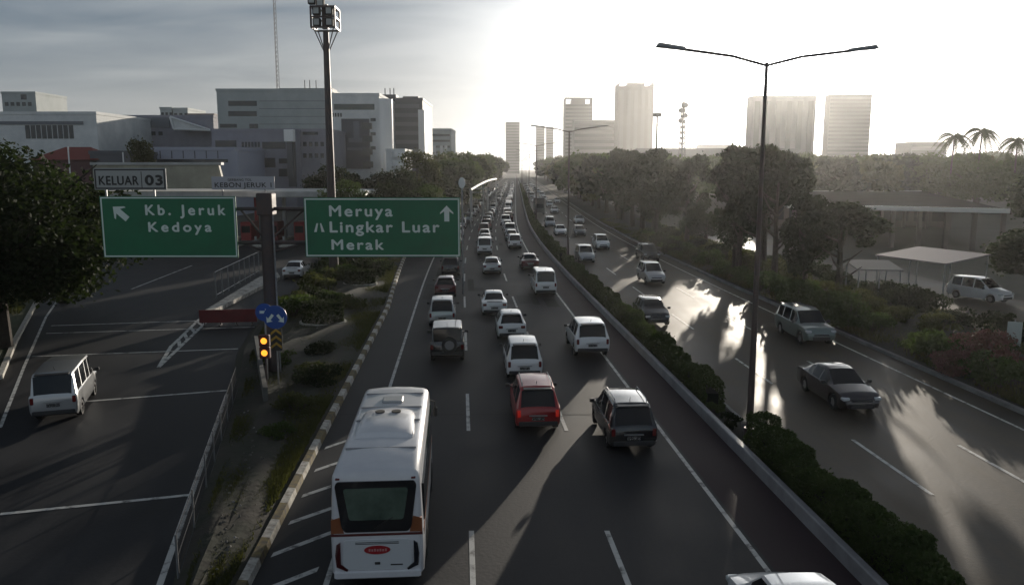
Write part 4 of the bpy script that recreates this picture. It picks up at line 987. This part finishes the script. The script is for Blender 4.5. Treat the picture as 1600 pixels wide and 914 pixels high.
# ground cover
def tufts(name, n, fx, Y0, Y1, z, size, m, seed):
    r = np.random.RandomState(seed); y = Y0+(Y1-Y0)*r.rand(n)**1.5; x = np.array([fx(v, u) for v, u in zip(y, r.rand(n))])
    keep = (np.sin(x*1.3+y*.4)+np.sin(y*.9-x*.7)+r.normal(size=n)*.6) > -.3
    x, y = x[keep], y[keep]; n = len(x)
    h = size*(.5+r.rand(n)); a = r.rand(n)*6.28; w = size*.16; lean = r.normal(size=(n,2))*size*.35
    c, s_ = np.cos(a)*w, np.sin(a)*w; zb = np.full(n, z)
    v = np.stack([np.stack([x-c,y-s_,zb],1), np.stack([x+c,y+s_,zb],1), np.stack([x+lean[:,0],y+lean[:,1],zb+h],1)], 1).reshape(-1,3)
    me = bpy.data.meshes.new(name); me.vertices.add(3*n); me.loops.add(3*n); me.polygons.add(n)
    me.vertices.foreach_set('co', v.astype(np.float32).ravel()); me.loops.foreach_set('vertex_index', np.arange(3*n, dtype=np.int32)); me.polygons.foreach_set('loop_start', np.arange(0,3*n,3,dtype=np.int32)); me.update(calc_edges=True)
    me.materials.append(m); o = link(name, me); o['kind'] = 'stuff'; return o
GR = leafmat('grass_blades', (.045,.055,.020), (.085,.085,.035))
tufts('verge_grass', 260000, lambda Y, u: vex(Y)+.4+(xr(Y)+curb_o(Y)-.3-vex(Y)-.4)*u, 15, 110, .16, .15, GR, 1)
tufts('right_verge_grass', 90000, lambda Y, u: xr(Y)+22.6+9.6*u, 24, 150, .2, .28, GR, 2)
tufts('bank_grass', 30000, lambda Y, u: -24.5-(Y-36)*.45-.8-12*u, 30, 90, .3, .3, GR, 3)
for i in range(12):
    pass

r = np.random.RandomState(44); n = 500; yy = 16+60*r.rand(n)**1.4; uu = r.rand(n); lv = MB()
for y_, u_ in zip(yy, uu):
    x_ = vex(y_)+.3+(xr(y_)+curb_o(y_)-.3-vex(y_)-.3)*u_; q = .02+.06*r.rand(); z_ = .16+.2*math.sin(math.pi*u_)
    p_ = [(x_+q*math.cos(a)*(.6+.6*r.rand()), y_+q*math.sin(a)*(.6+.6*r.rand()), z_) for a in (0,1.3,2.5,3.8,5.1)]
    lv.add(p_+[(x_, y_, z_+q*.8)], [(0,1,5),(1,2,5),(2,3,5),(3,4,5),(4,0,5)])
o = part('gravel', lv, mat('stones', (.10,.095,.085), .9, noise=((.26,.25,.24), 1.5, 2, .55, .6)), None); o['kind'] = 'stuff'

# ---------------------------------------------------------------- flat-roofed station hall and awnings on the right
A, B, C_, D_ = Pg(1240,321,5.), Pg(1578,328,5.), Pg(1184,299,5.), Pg(1440,299,5.)
t = thing('station_hall', 'long low hall with a flat pale-edged roof behind the trees on the right', 'building', (0,0,0))
RF = mat('hall_roof', (.05,.046,.046), 1., noise=((.035,.035,.035), .3, 5), spec=.0); TR = mat('roof_edge_glare', (.72,.70,.66), .22, coat=.5)  # edge lip made wide, white and glossy to stand for glare along the roof
part('roof', MB().prism([A,B,D_,C_], 4.7, 5.), RF, t)
def edge(a, b, z0, z1, w=.7): 
    p, q = Vector((*a,0)), Vector((*b,0)); n = (q-p).normalized().cross(Vector((0,0,1)))*w
    return MB().prism([tuple((p+n)[:2]),tuple((q+n)[:2]),tuple(q[:2]),tuple(p[:2])][::1], z0, z1)
for a, b in ((A,B),(C_,A),(D_,C_)): part('roof_edge', edge(a,b,4.62,5.14), TR, t)
def mixp(a, b, f): return (a[0]+(b[0]-a[0])*f, a[1]+(b[1]-a[1])*f)
for k in range(9):
    for r_ in (.02, .5):
        p = mixp(mixp(A,B,k/8*.98+.01), mixp(C_,D_,k/8*.98+.01), r_); part('column', MB().box(p[0]-.22,p[0]+.22,p[1]-.22,p[1]+.22,0,4.7), mat('hall_column', (.10,.085,.08), .8), t)
q0, q1, q2, q3 = mixp(A,C_,.55), mixp(B,D_,.55), mixp(B,D_,.95), mixp(A,C_,.95)
part('wall', MB().prism([q0,q1,q2,q3], 0, 4.69), mat('hall_wall', (.06,.045,.045), .9), t)
for k in range(10):
    a, b = mixp(q0,q1,(k+.15)/10), mixp(q0,q1,(k+.85)/10); part('window', MB().prism([(a[0],a[1]-.06),(b[0],b[1]-.06),(b[0],b[1]+.05),(a[0],a[1]+.05)], 1.0, 3.6), GLASS, t)
def awning(px0, py0, px1, py1, z, dy, label, m, rise=.5):
    a, b = Pg(px0, py0, z), Pg(px1, py1, z); t = thing('awning', label, 'awning', (a[0], a[1], 0), math.atan2(b[1]-a[1], b[0]-a[0]), 'pale awnings beside the service road')
    ln = math.dist(a, b)
    part('roof', MB().add([(0,0,z),(ln,0,z),(ln,dy,z+rise),(0,dy,z+rise),(0,0,z-.08),(ln,0,z-.08),(ln,dy,z+rise-.08),(0,dy,z+rise-.08)],[(0,1,2,3),(7,6,5,4),(0,4,5,1),(1,5,6,2),(2,6,7,3),(3,7,4,0)]), m, t)
    for x in (.15, ln/2, ln-.15):
        for y_, zz_ in ((.12, z-.09),(dy-.12, z+rise-.12)): part('post', MB().tube((x,y_,0),(x,y_,zz_),.05,n=6), STEEL, t)
awning(1368, 398, 1478, 412, 3.0, 4.5, 'long pale pink-white awning on the service road side, nearest the white people carrier', mat('awning_pale', (.22,.19,.22), .8))
awning(1340, 421, 1412, 422, 2.6, 3.2, 'lower grey-white awning, in front of the long pale awning', mat('awning_grey', (.15,.15,.16), .8), .35)
# white leaning banner and flowering bush by the service road
x, y = Pg(1580, 570); t = thing('banner', 'pale narrow banner board standing among the verge plants on the right', 'banner', (x, y, .1), R(-25)); part('board', MB().cbox(-.32,.32,-.02,.02,.5,2.1,.008), mat('banner_pale', (.42,.48,.46), .7), t); part('post', MB().tube((0,.04,0),(0,.04,2.2),.03,n=6), STEEL, t)
cr = leaf_mesh('foliage', crown_pts(77, 2600, 1.5, 1.3, 1.0, 1.1, 16, .4), .10, mat('flowers_pink', (.20,.07,.07), .7, noise=((.10,.06,.03), 2.5, 3)), 77)
x, y = Pg(1540, 585); t = thing('flowering_bush', 'reddish flowering bush on the right verge beside the pale banner', 'bush', (x, y, .1)); part('foliage', cr, None, t)
x, y = Pg(1488, 590); t = thing('flowering_bush', 'smaller pinkish bush left of the reddish flowering bush', 'bush', (x, y, .1)); t.scale = (.6,.6,.6); part('foliage', cr, None, t)

# ---------------------------------------------------------------- buildings on the left
B1 = mat('wall_pale', (.76,.77,.76), .8, noise=((.58,.60,.60), .25, 8)); B2 = mat('wall_grey_green', (.42,.46,.46), .75, noise=((.33,.37,.37), .22, 8)); B3 = mat('wall_violet_grey', (.30,.30,.35), .8, noise=((.235,.235,.27), .3, 8)); B4 = mat('wall_dark', (.10,.105,.12), .7)
BG = mat('building_glass', (.03,.038,.045), .2); BGG = mat('building_glass_green', (.05,.075,.07), .25); ROOFG = mat('roof_grey', (.16,.17,.19), .6); WHT = mat('cladding_white', (.75,.76,.76), .22, coat=.5)
def bld(name, label, px0, px1, pyt, Y, depth, m, cat='building', z0=0., roof=True):
    xa, zt = W(px0, pyt, Y); xb, _ = W(px1, pyt, Y); t = thing(name, label, cat, ((xa+xb)/2, Y, 0)); w = (xb-xa)/2
    part('wall', MB().box(-w, w, 0, depth, z0, zt), m, t)
    if roof: part('parapet', MB().box(-w-.15,w+.15,-.15,0,zt-.2,zt+.5).box(-w-.15,-w,0,depth,zt-.2,zt+.5).box(w,w+.15,0,depth,zt-.2,zt+.5).box(-w-.15,w+.15,depth,depth+.15,zt-.2,zt+.5), m, t)
    t['_Y'] = Y; return t
def rect(t, nm, px0, py0, px1, py1, m, proud=.08, back=.3, dy=0.):
    Y = t.location.y+dy; xa, za = W(px0, py1, Y); xb, zb_ = W(px1, py0, Y)
    return part(nm, MB().box(xa-t.location.x, xb-t.location.x, dy-proud, dy+back, za, zb_), m, t)
# main office block
t = bld('office_block', 'large grey office block with a blank upper wall and a radio mast on top', 338, 515, 142, 210, 30, B2)
for (a,b,c,d) in ((357,158,401,166),(357,174,401,182),(344,194,370,200),(390,194,403,201)): rect(t, 'window', a,b,c,d, BG)
rect(t, 'roof_plant', 433,137,516,143, B4, -2, 8)
for px in (470, 478, 488): part('aerial', MB().tube((W(px,130,210)[0]-t.location.x,4,W(0,137,210)[1]),(W(px,130,210)[0]-t.location.x,4,W(0,123,210)[1]),.12,n=5), B4, t)
t2 = bld('office_wing', 'pale office wing with a big dark banner and a glossy white rounded corner', 516, 592, 149, 208, 30, B1)
rect(t2, 'window_band', 522,163,585,172, BGG); rect(t2, 'window_band', 516,205,531,262, BG)
rect(t2, 'banner', 536,186,577,264, mat('banner_dark', (.035,.04,.06), .5, noise=((.07,.075,.10), .12, 3)), .25)
rect(t2, 'banner_figure', 553,190,561,216, mat('banner_figure', (.16,.17,.20), .6), .3, -.26)
rect(t2, 'banner_stripe', 545,216,571,223, MATS['banner_figure'], .3, -.26); rect(t2, 'banner_stripe', 543,231,571,235, MATS['banner_figure'], .3, -.26)
xc, zc2 = W(592, 155, 208); part('rounded_corner', MB().tube((xc-t2.location.x,3,0),(xc-t2.location.x,3,W(0,154,208)[1]),3.0,n=28), WHT, t2, True)
for k in range(4): zz_ = W(0, 262-k*20, 208)[1]; part('balcony_opening', MB().box(xc-t2.location.x-4.4,xc-t2.location.x-1.9,-.6,.3,zz_,zz_+1.5), BG, t2)
rect(t2, 'roof_plant', 524,146,570,151, B4, -1, 6)
t3 = bld('dark_tower_block', 'dark banded office tower with rooftop plant, right of the white rounded corner', 597, 660, 156, 235, 28, B4)
for k in range(7): rect(t3, 'window_band', 601,163+k*14,655,169+k*14, mat('band_grey', (.17,.175,.19), .5) , .1)
rect(t3, 'painted_sun_edge', 655,172,663,262, WHT, .5, 6); rect(t3, 'roof_plant', 592,147,617,157, B4, -2, 8); rect(t3, 'roof_plant', 628,150,652,157, B4, -2, 8)  # white side strip paints the sunlit right edge of the block
for px in (598, 612, 606): part('aerial', MB().tube((W(px,130,235)[0]-t3.location.x,4,W(0,150,235)[1]),(W(px,130,235)[0]-t3.location.x,4,W(0,136,235)[1]),.15,n=5), B4, t3)
t4 = bld('white_balcony_building', 'small sunlit white building with stacked curved balconies below the dark tower', 603, 632, 236, 190, 14, B1)
for k in range(4):
    zz_ = W(0, 246+k*14, 190)[1]; x0 = W(626,250,190)[0]-t4.location.x
    part('balcony', MB().tube((x0,1,zz_),(x0,1,zz_+1.3),2.3,n=20), WHT, t4, True)
t5 = bld('far_flats', 'pale far block with vertical white fins behind the roadside trees', 666, 705, 203, 330, 25, B2)
for k in range(5): rect(t5, 'window_band', 668,210+k*9,703,213+k*9, BG)
for px in (677, 688, 695): rect(t5, 'fin', px,228,px+4,262, WHT, .6, 2)
# block in front
t6 = bld('low_office', 'violet-grey low office with scattered dark windows below the big grey block', 330, 460, 205, 185, 18, B3)
for (a,b,c,d) in ((337,220,369,231),(410,222,446,233),(377,246,405,255),(413,247,430,262),(436,248,449,256),(377,268,410,275),(436,264,449,276)): rect(t6, 'window', a,b,c,d, BG)
rect(t6, 'stair_slot', 452,222,461,292, B4, .3)
o = thing('lit_sign_box', 'small bright white box on the right corner of the violet-grey office', 'roof tank', (W(453,210,184)[0], 184, 0)); xa, za = W(446,222,184); xb, zb_ = W(460,203,184); part('signbox', MB().cbox(xa-o.location.x, xb-o.location.x, -1.2, .6, za, zb_, .1), mat('box_white', (.85,.85,.83), .4), o); part('stand', MB().box(-.6,.6,-.9,.4,za-8,za), B4, o)  # plain white box stands in for a small lit sign
t7 = bld('link_block', 'plain violet-grey block between the low office and the pale wing', 461, 515, 205, 190, 18, B3); rect(t7, 'window', 473,206,497,211, BG)
for k in range(5): rect(t, 'panel_joint', 405,158+k*12,514,158.6+k*12, MATS['wall_dark'], .05)
for k in range(3): rect(t, 'window', 408+k*12,206,415+k*12,210, BG)
for k in range(4): rect(t2, 'window', 519+k*4.2,177,521.5+k*4.2,183, BG)
for k in range(3): rect(t2, 'window_band', 579,185+k*22,587,190+k*22, BG)
for k in range(5): rect(t7, 'window', 465+k*9,222,470+k*9,229, BG)
for k in range(5): rect(t7, 'window', 465+k*9,240,470+k*9,247, BG)
for k in range(4): rect(t6, 'air_conditioner', 372+k*9,236,376+k*9,240, MATS['wall_pale'], .9)
for k in range(6): rect(t6, 'window', 378+k*5,222,381+k*5,230, BG)
for a_, b_ in ((352,139),(372,139.5),(392,139)): rect(t, 'roof_unit', a_,b_-1.5,a_+9,143, B2, -3, 6)
# low roofs further left
t8 = bld('white_shed', 'long low bluish-white roofed building above the toll gate', 236, 366, 234, 165, 20, mat('wall_bluewhite', (.36,.38,.46), .7)); rect(t8, 'window_band', 240,249,356,254, BG)
rect(t8, 'end_frame', 362,236,372,292, MATS['wall_bluewhite'], .4)
t9 = bld('grey_hall', 'wide grey hall with a plain long facade behind the white shed', 151, 333, 183, 230, 40, B3); rect(t9, 'fascia', 151,184,265,200, ROOFG, .3)
sk = thing('glass_canopy', 'white-edged triangular glazed canopy on the right end of the grey hall', 'canopy', (0,0,0))
Yc = 226
c3 = [W(266,183,Yc), W(330,204,Yc), W(318,220,Yc), W(272,202,Yc)]
part('glazing', MB().add([(c3[0][0],Yc,c3[0][1]),(c3[1][0],Yc,c3[1][1]),(c3[3][0],Yc,c3[3][1]),(c3[0][0],Yc+6,c3[0][1]),(c3[1][0],Yc+6,c3[1][1]),(c3[3][0],Yc+6,c3[3][1])],[(0,2,1),(3,4,5),(0,1,4,3),(1,2,5,4),(2,0,3,5)]), B1, sk)
for i, j in ((0,1),(1,3),(3,0)): part('frame', MB().tube((c3[i][0],Yc-.2,c3[i][1]),(c3[j][0],Yc-.2,c3[j][1]),.32,n=6), WHT, sk, True)
t10 = bld('white_facade', 'white two-storey building with a row of tall dark windows, far left', -20, 150, 178, 200, 30, B1)
for k in range(9): rect(t10, 'window', 41+k*8.5,196,46+k*8.5,217, BG)
rect(t10, 'cornice', -18,190,130,195, ROOFG, .25)
t11 = bld('corner_tower', 'small grey tower at the left edge behind the white two-storey building', 2, 55, 146, 260, 18, B2); rect(t11, 'window', 33,148,41,156, BG)
for a, b, c, lab in ((250,268,170,'narrow grey block behind the grey hall'),(270,293,171,'second narrow block right of the narrow grey block'),(293,334,180,'brownish low block behind the glazed canopy')):
    bld('far_block', lab, a, b, c, 280, 16, B2 if a < 293 else mat('wall_brown', (.20,.17,.16), .8))
t12 = thing('red_roofed_kiosk', 'dark red roofed building left of the toll gate, behind the dark tree', 'building', (W(100,240,150)[0], 150, 0))
w = 6; zt2 = W(0,250,150)[1]; zp = W(0,229,150)[1]
part('wall', MB().box(-w,w,0,10,0,zt2), mat('kiosk_wall', (.12,.06,.06), .8), t12)
part('roof', MB().add([(-w-.5,-.5,zt2),(w+.5,-.5,zt2),(w+.5,10.5,zt2),(-w-.5,10.5,zt2),(-w*.4,5,zp),(w*.4,5,zp)],[(0,1,5,4),(1,2,5),(2,3,4,5),(3,0,4),(0,3,2,1)]), mat('roof_red', (.20,.035,.025), .7), t12)
for px, py0, py1 in ((107,229,254),(192,238,257)):
    xq = W(px,240,140)[0]; o = thing('flag_pole', 'short white pole standing up left of the toll canopy' if px < 150 else 'short white pole just above the beige toll fascia', 'pole', (xq,140,0)); part('pole', MB().tube((0,0,0),(0,0,W(0,py0,140)[1]),.12,n=6), WHT, o)
o = bld('dark_shed', 'long dark shed roof behind the KELUAR plate', 140, 193, 240, 150, 14, B4)
for k in range(9): rect(t9, 'window', 160+k*11,206,166+k*11,212, BG)
for k in range(6): rect(t9, 'roof_unit', 168+k*15,180.5,173+k*15,183.5, B3, -3, 5)
for k in range(5): rect(t11, 'window', 8+k*9,160,13+k*9,166, BG)
for k in range(6): rect(t8, 'panel_joint', 250+k*18,236,250.8+k*18,248, MATS['wall_dark'], .05)
for o_ in [q for q in bpy.data.objects if q.name.startswith('far_block')]:
    a_ = o_.children[0]; xs = [v.co.x for v in a_.data.vertices]; zs_ = [v.co.z for v in a_.data.vertices]; w_ = max(xs); h_ = max(zs_)
    for k in range(3):
        for q in range(3): part('window', MB().box(-w_+.5+q*2*w_/3, -w_+.5+q*2*w_/3+w_*.4, -.08, .2, h_-3.2-k*3.2, h_-1.8-k*3.2), BG, o_)
# lattice mast on the roof
xm, z0 = W(431, 140, 214); z1 = W(0, -60, 214)[1]
t = thing('lattice_mast', 'thin lattice radio mast rising from the big grey office block', 'mast', (xm, 216, z0-3))
h = z1-z0+3; lat = MB()
for a in range(3): lat.tube((.45*math.cos(a*2.09),.45*math.sin(a*2.09),0),(.30*math.cos(a*2.09),.30*math.sin(a*2.09),h),.07,n=4)
k = 0; z = 0
while z < h-1.2:
    for a in range(3): lat.tube((.42*math.cos(a*2.09),.42*math.sin(a*2.09),z),(.42*math.cos((a+1)*2.09),.42*math.sin((a+1)*2.09),z+1.2),.045,n=3)
    z += 1.2
part('lattice', lat, B4, t)

# ---------------------------------------------------------------- towers far off
TW = mat('tower_grey', (.18,.18,.19), .8); TD = mat('tower_dark', (.06,.06,.065), .7); TG = mat('tower_glass', (.07,.075,.08), .6)
def tower(label, px0, px1, pyt, Y, m, bands=0, vert=0, crown=0, name='tower_block', depth=30):
    t = bld(name, label, px0, px1, pyt, Y, depth, m, 'tower', roof=False); w = W(px1,pyt,Y)[0]-t.location.x; zt = W(0,pyt,Y)[1]
    for k in range(bands):
        z = zt*(k+.35)/bands; part('window_band', MB().box(-w+.6,w-.6,-.25,.2,z,z+zt/bands*.5), TG, t)
    for k in range(vert):
        x = -w+2*w*(k+.25)/vert; part('window_column', MB().box(x,x+w/vert,-.25,.2,6,zt-4), TG, t)
    if crown:
        c_ = MB().box(-w,-w+.8,0,depth,zt,zt+crown).box(w-.8,w,0,depth,zt,zt+crown).box(-w,w,0,.8,zt+crown*.7,zt+crown).box(-w*.5,w*.5,4,depth-4,zt,zt+crown*.8); part('crown_frame', c_, m, t)
    return t
tower('slim far tower with a stepped top, leftmost beside the end of the road', 790, 812, 191, 1250, TW, 18)
tower('thin twin tower, left one of the pair over the road end', 838, 851, 197, 1400, TW, 18); tower('thin twin tower, right one of the pair over the road end', 854, 865, 199, 1420, TW, 18)
tower('broad far tower with an open frame crown', 883, 926, 163, 900, TW, 20, crown=7)
tower('wide lower block in front of the tower with the frame crown', 897, 964, 188, 840, TW, 9, vert=0)
tower('tallest dark slab tower in the middle of the skyline', 967, 1022, 135, 800, TD, 0, vert=5, crown=3)
tower('huge pale tower straight below the sun', 1176, 1276, 150, 620, TW, 0, vert=6, depth=14)
tower('tall tower right of the huge one below the sun, across a narrow gap', 1297, 1363, 148, 640, TW, 22, depth=10)
o = bpy.data.objects['tower_block.007'] if 'tower_block.007' in bpy.data.objects else None
tower('low distant block behind the palms', 1425, 1480, 222, 700, TW, 5)
tower('low pale block on the skyline right of the antenna mast', 1098, 1150, 226, 900, TW, 5)
t = thing('long_shed', 'long low roofline between the dark slab tower and the sun', 'building', (W(1130,235,420)[0],420,0)); w = 42; part('wall', MB().box(-w,w,0,30,0,16), TW, t); part('roof', MB().add([(-w-1,-1,16),(w+1,-1,16),(w+1,31,16),(-w-1,31,16),(-w-1,15,20),(w+1,15,20)],[(0,1,5,4),(1,2,5),(2,3,4,5),(3,0,4)]), TD, t)
def amast(px, pyt, Y, label, r=1.1, drums=4):
    x, z = W(px, pyt, Y); t = thing('antenna_mast', label, 'mast', (x, Y, 0)); l_ = MB()
    for a in range(4): l_.tube((r*1.8*math.cos(a*1.57),r*1.8*math.sin(a*1.57),0),(r*.6*math.cos(a*1.57),r*.6*math.sin(a*1.57),z),.30,n=4)
    for k in range(16):
        f = k/16; q = r*(1.8-1.2*f)
        for a in range(4): l_.tube((q*math.cos(a*1.57),q*math.sin(a*1.57),z*f),(q*math.cos((a+1)*1.57),q*math.sin((a+1)*1.57),z*(f+1/16)),.2,n=3)
    part('lattice', l_, TD, t)
    for k in range(drums): part('antenna_drum', MB().tube((r*(-1)**k,-.8,z-1.5-k*2.3),(r*(-1)**k,.6,z-1.5-k*2.3),1.1,n=12), TW, t)
amast(1068, 160, 380, 'lattice antenna mast with drums, left of the sun'); 
x, z = W(1027, 180, 300); t = thing('floodlight_mast', 'slim floodlight mast right of the dark slab tower', 'light mast', (x,300,0)); part('pole', MB().tube((0,0,0),(0,0,z),.5,.3,8), TD, t); part('lamp_ring', MB().tube((0,0,z-.6),(0,0,z+.6),1.6,n=14), TD, t)

# ---------------------------------------------------------------- trees
x, y = -26.8, 44.
tree(T_NEAR, -27.6, 42.5, 1.32, 'big dark leafy tree filling the left edge, overlapping the Kb. Jeruk sign', sz=1.12)
tree(T_A, -34.5, 43, 1.3, 'tall dark tree at the very left edge, behind the big leafy tree', sz=1.45)
tree(T_B, -33, 58, .95, 'dark tree behind the big leafy tree, beside the frontage road')
GL = 'trees behind the toll gate and left roadside'
def tpx(spec, px, pyt, Y, label, grp, wid=None, name='broadleaf_tree'):
    x, z = W(px, pyt, Y); H = spec[2]; s = z/H
    if wid: s2 = wid/(spec[3]*2)
    else: s2 = s
    t = tree(spec, x, Y, s2, label, grp, name); t.scale = (s2, s2, s); return t
for spec, px, pyt, Y, wd, lab in (
    (T_A,520,262,125,9,'dark bushy tree at the foot of the light mast, above the Meruya sign'),
    (T_D,560,268,120,8,'dark bushy tree right of the light mast foot'),
    (T_A,596,272,118,8,'dark tree over the left part of the Meruya sign'),
    (T_C,651,240,140,9,'pointed dark tree standing above the others over the Meruya sign'),
    (T_A,628,268,122,8,'low dark tree left of the pointed dark tree'),
    (T_D,676,266,145,9,'low dark tree right of the pointed dark tree'),
    (T_C,216,222,135,6,'small dark tree above the KELUAR plate'),
    (T_B,540,285,100,8,'low dark tree just behind the toll canopy end'),
    (T_A,610,290,95,8,'low dark tree right behind the top edge of the Meruya sign'),
    (T_B,672,292,98,7,'low dark tree behind the right half of the Meruya sign')):
    tpx(spec, px, pyt, Y, lab, GL, wd)
# wood along the left of the road far off
GLW = 'roadside trees left of the far queue'
i = 0
for Y, px, pyt in ((170,700,256),(185,716,246),(205,700,240),(215,728,240),(240,712,236),(250,738,243),(275,722,239),(290,745,241),(320,735,238),(340,756,243),(380,748,240),(420,764,243),(470,760,242),(540,770,245),(620,774,246),(700,779,250),(800,784,252)):
    tpx((T_F,T_G,T_H)[i%3], px, pyt, Y, 'green tree left of the far queue, %s going away from the camera' % ORD[i], GLW); i += 1
# right of the inbound carriageway
GRT = 'trees along the right verge'
r = random.Random(5); i = 0
ROW = [(59.5,25.6,'lo',8.5),(65,25.4,'hi',11),(69.5,25.7,'hi',11.4),(71.4,26.9,'hi',11.6),(73,25.2,'lo',10.5),(74,25.2,'hi',11.6),(95,26.2,'lo',11.8)]
ROW += [(109.5+4.6*k,25.6+.6*(k%2),'hi' if k%3 == 1 else 'lo',12+.3*(k%3)) for k in range(6)]+[(142,26,'lo',12.8),(147,26,'hi',13)]
ROW += [(166,26,'',13),(173,29,'',13),(181,26,'',13.2),(190,31,'',13.5),(196,26,'',13.5),(219,26,'',13.5),(228,30,'',13.5),(240,26,'',13.5),(258,29,'',14),(280,27,'',14),(305,30,'',14.5),(335,27,'',14.5),(370,30,'',15),(410,28,'',15),(460,29,'',15.5),(520,28,'',16),(600,29,'',16)]
for Y, o_, kd, H in ROW:
    sp = T_U if kd == 'hi' else T_D if kd == 'lo' else (T_F,T_G,T_H)[i%3]
    s = H/sp[2]; tree(sp, xr(Y)+o_, Y, s*(.82 if kd else 1), '%s tree of the row along the right verge, counting away from the camera' % ORD[i], GRT, sz=s); i += 1
# bigger trees around the hall
GH = 'trees around the flat-roofed hall'
for spec, px, pyt, Y, wd, lab in (
    (T_U,1318,318,56,5.5,'dark tree in front of the flat-roofed hall, right of its left corner'),
    (T_A,1105,335,100,7,'dark tree left of the hall beside the inbound kerb'),
    (T_B,1450,242,186,17,'broad tree behind the hall roof, below the palms'),
    (T_F,1400,240,190,18,'broad tree behind the hall roof, left of the palms'),
    (T_G,1340,246,196,18,'wide tree behind the hall below the slanted-top tower'),
    (T_H,1280,250,200,18,'wide tree behind the hall below the sun'),
    (T_F,1215,246,205,18,'wide tree behind the hall, left of the sun'),
    (T_A,1675,250,95,12,'dark tree at the right edge below the palms'),
    (T_B,1530,255,172,16,'dark tree between two palms behind the hall'),
    (T_D,1640,345,58,7,'dark low tree at the right edge above the white people carrier')):
    tpx(spec, px, pyt, Y, lab, GH, wd)
GRW = 'trees of the wood on the right skyline'
r = random.Random(9); i = 0
for rown, (Y, n, lo, hi) in enumerate(((185,9,1000,1620),(230,11,960,1620),(300,12,930,1620),(400,13,900,1600),(520,12,860,1600),(700,10,830,1560))):
    for k in range(n):
        px = lo+(hi-lo)*(k+.5)/n+r.uniform(-12,12); pyt = 241+r.uniform(-4,6)-(2 if px > 1350 else 0)
        tpx((T_F,T_G,T_H)[r.randrange(3)], px, pyt, Y+r.uniform(-20,20), 'hazy right skyline tree, %s from the left in the %s row of the wood' % (ORD[k], ('nearest','second','third','fourth','fifth','farthest')[rown]), GRW)
GLK = 'trees of the wood on the left skyline'
for Y, n, lo, hi in ((300,6,-40,330),(420,6,640,780)):
    for k in range(n):
        px = lo+(hi-lo)*(k+.5)/n+r.uniform(-12,12)
        tpx((T_F,T_G,T_H)[r.randrange(3)], px, 246 if lo < 0 else 244, Y+r.uniform(-15,15), 'dark far tree behind the %s, %s from the left' % ('left-hand buildings' if lo < 0 else 'pale block with white fins', ORD[k]), GLK)
# shrub belt on the right verge
k = 0; c3 = [0]*3
for Y in np.arange(33, 112, 3.0):
    for f in (0, 1, 2):
        if f == 2 and Y > 75: continue
        x = xr(Y)+24+f*3.1+rnd.uniform(-.9,.9)
        k += 1; c3[f] += 1; lab = 'right verge shrub, %s from the near end, row %s' % (ORD[c3[f]-1], ('along the inbound kerb','in the middle','beside the service road')[f])
        shrub(x, float(Y)+rnd.uniform(-1,1), rnd.uniform(.9,1.7), k%6, lab, 'shrubs on the right verge', .3)
# palms
PALML = leafmat('palm_leaf', (.03,.04,.018), (.055,.065,.03)); PM = {}
def palm(px, py, Y, label, v=0):
    x, z = W(px, py, Y); t = thing('palm_tree', label, 'palm tree', (x, Y, 0), rnd.random()*6, 'palms behind the flat-roofed hall')
    tk = MB(); pts = [(math.sin(k*.4)*.25, 0, z*k/8-.1) for k in range(9)]
    for k, (a, b) in enumerate(zip(pts, pts[1:])): tk.tube(a, b, .24-.012*k, .228-.012*k, 9)
    part('trunk', tk, BARK, t, True); r = random.Random(v); top = Vector(pts[-1])
    for k in range(13):
        a = k*2.399; up = .9-.09*k; Ln = 5.6; f = MB(); prev = None; n = 9; sp = []
        for j in range(n+1):
            u = j/n; rad = Ln*(u*.85); zz_ = Ln*(up*u*.9-1.15*u*u*.9); sp.append(top+Vector((math.cos(a)*rad, math.sin(a)*rad, zz_)))
        side = Vector((-math.sin(a), math.cos(a), 0))
        for j in range(n):
            f.tube(sp[j], sp[j+1], .035*(1-j/n)+.01, n=4, cap=False)
            for h_ in range(3):
                p = sp[j]+(sp[j+1]-sp[j])*h_/3; ll = 1.25*math.sin(math.pi*min(1,(j+h_/3)/n*.85+.12)); d = (sp[j+1]-sp[j]).normalized()
                for s_ in (-1, 1):
                    tip = p+side*s_*ll*.75+d*ll*.4-Vector((0,0,ll*.45)); f.add([p-d*.14, p+d*.16, tip], [(0,1,2)])
        part('frond', f, PALML, t)
palm(1492, 213, 178, 'left palm of the three behind the hall', 1); palm(1535, 205, 176, 'tallest palm of the three, in the middle', 2); palm(1590, 220, 170, 'palm at the right edge of the photo', 3)

# ---------------------------------------------------------------- air
hb = MB().box(-1500, 1500, -60, 3000, -1.2, 108)
hm = bpy.data.materials.new('haze_air'); hm.use_nodes = True; t = hm.node_tree; t.nodes.remove(t.nodes['Principled BSDF'])
pv = N(t, 'ShaderNodeVolumePrincipled'); pv.inputs['Color'].default_value = (.95,.95,.95,1); pv.inputs['Density'].default_value = .00013; pv.inputs['Anisotropy'].default_value = .75
L(t, pv.outputs[0], t.nodes['Material Output'].inputs['Volume'])
o = part('haze', hb, hm, None); o['kind'] = 'stuff'
for o in list(bpy.data.objects):
    if '_Y' in o.keys(): del o['_Y']
for o in bpy.data.objects:
    if o.parent is None and 'label' in o.keys():
        n = len(o['label'].split())
        if not 4 <= n <= 16: print('LABEL', n, o.name, o['label'])
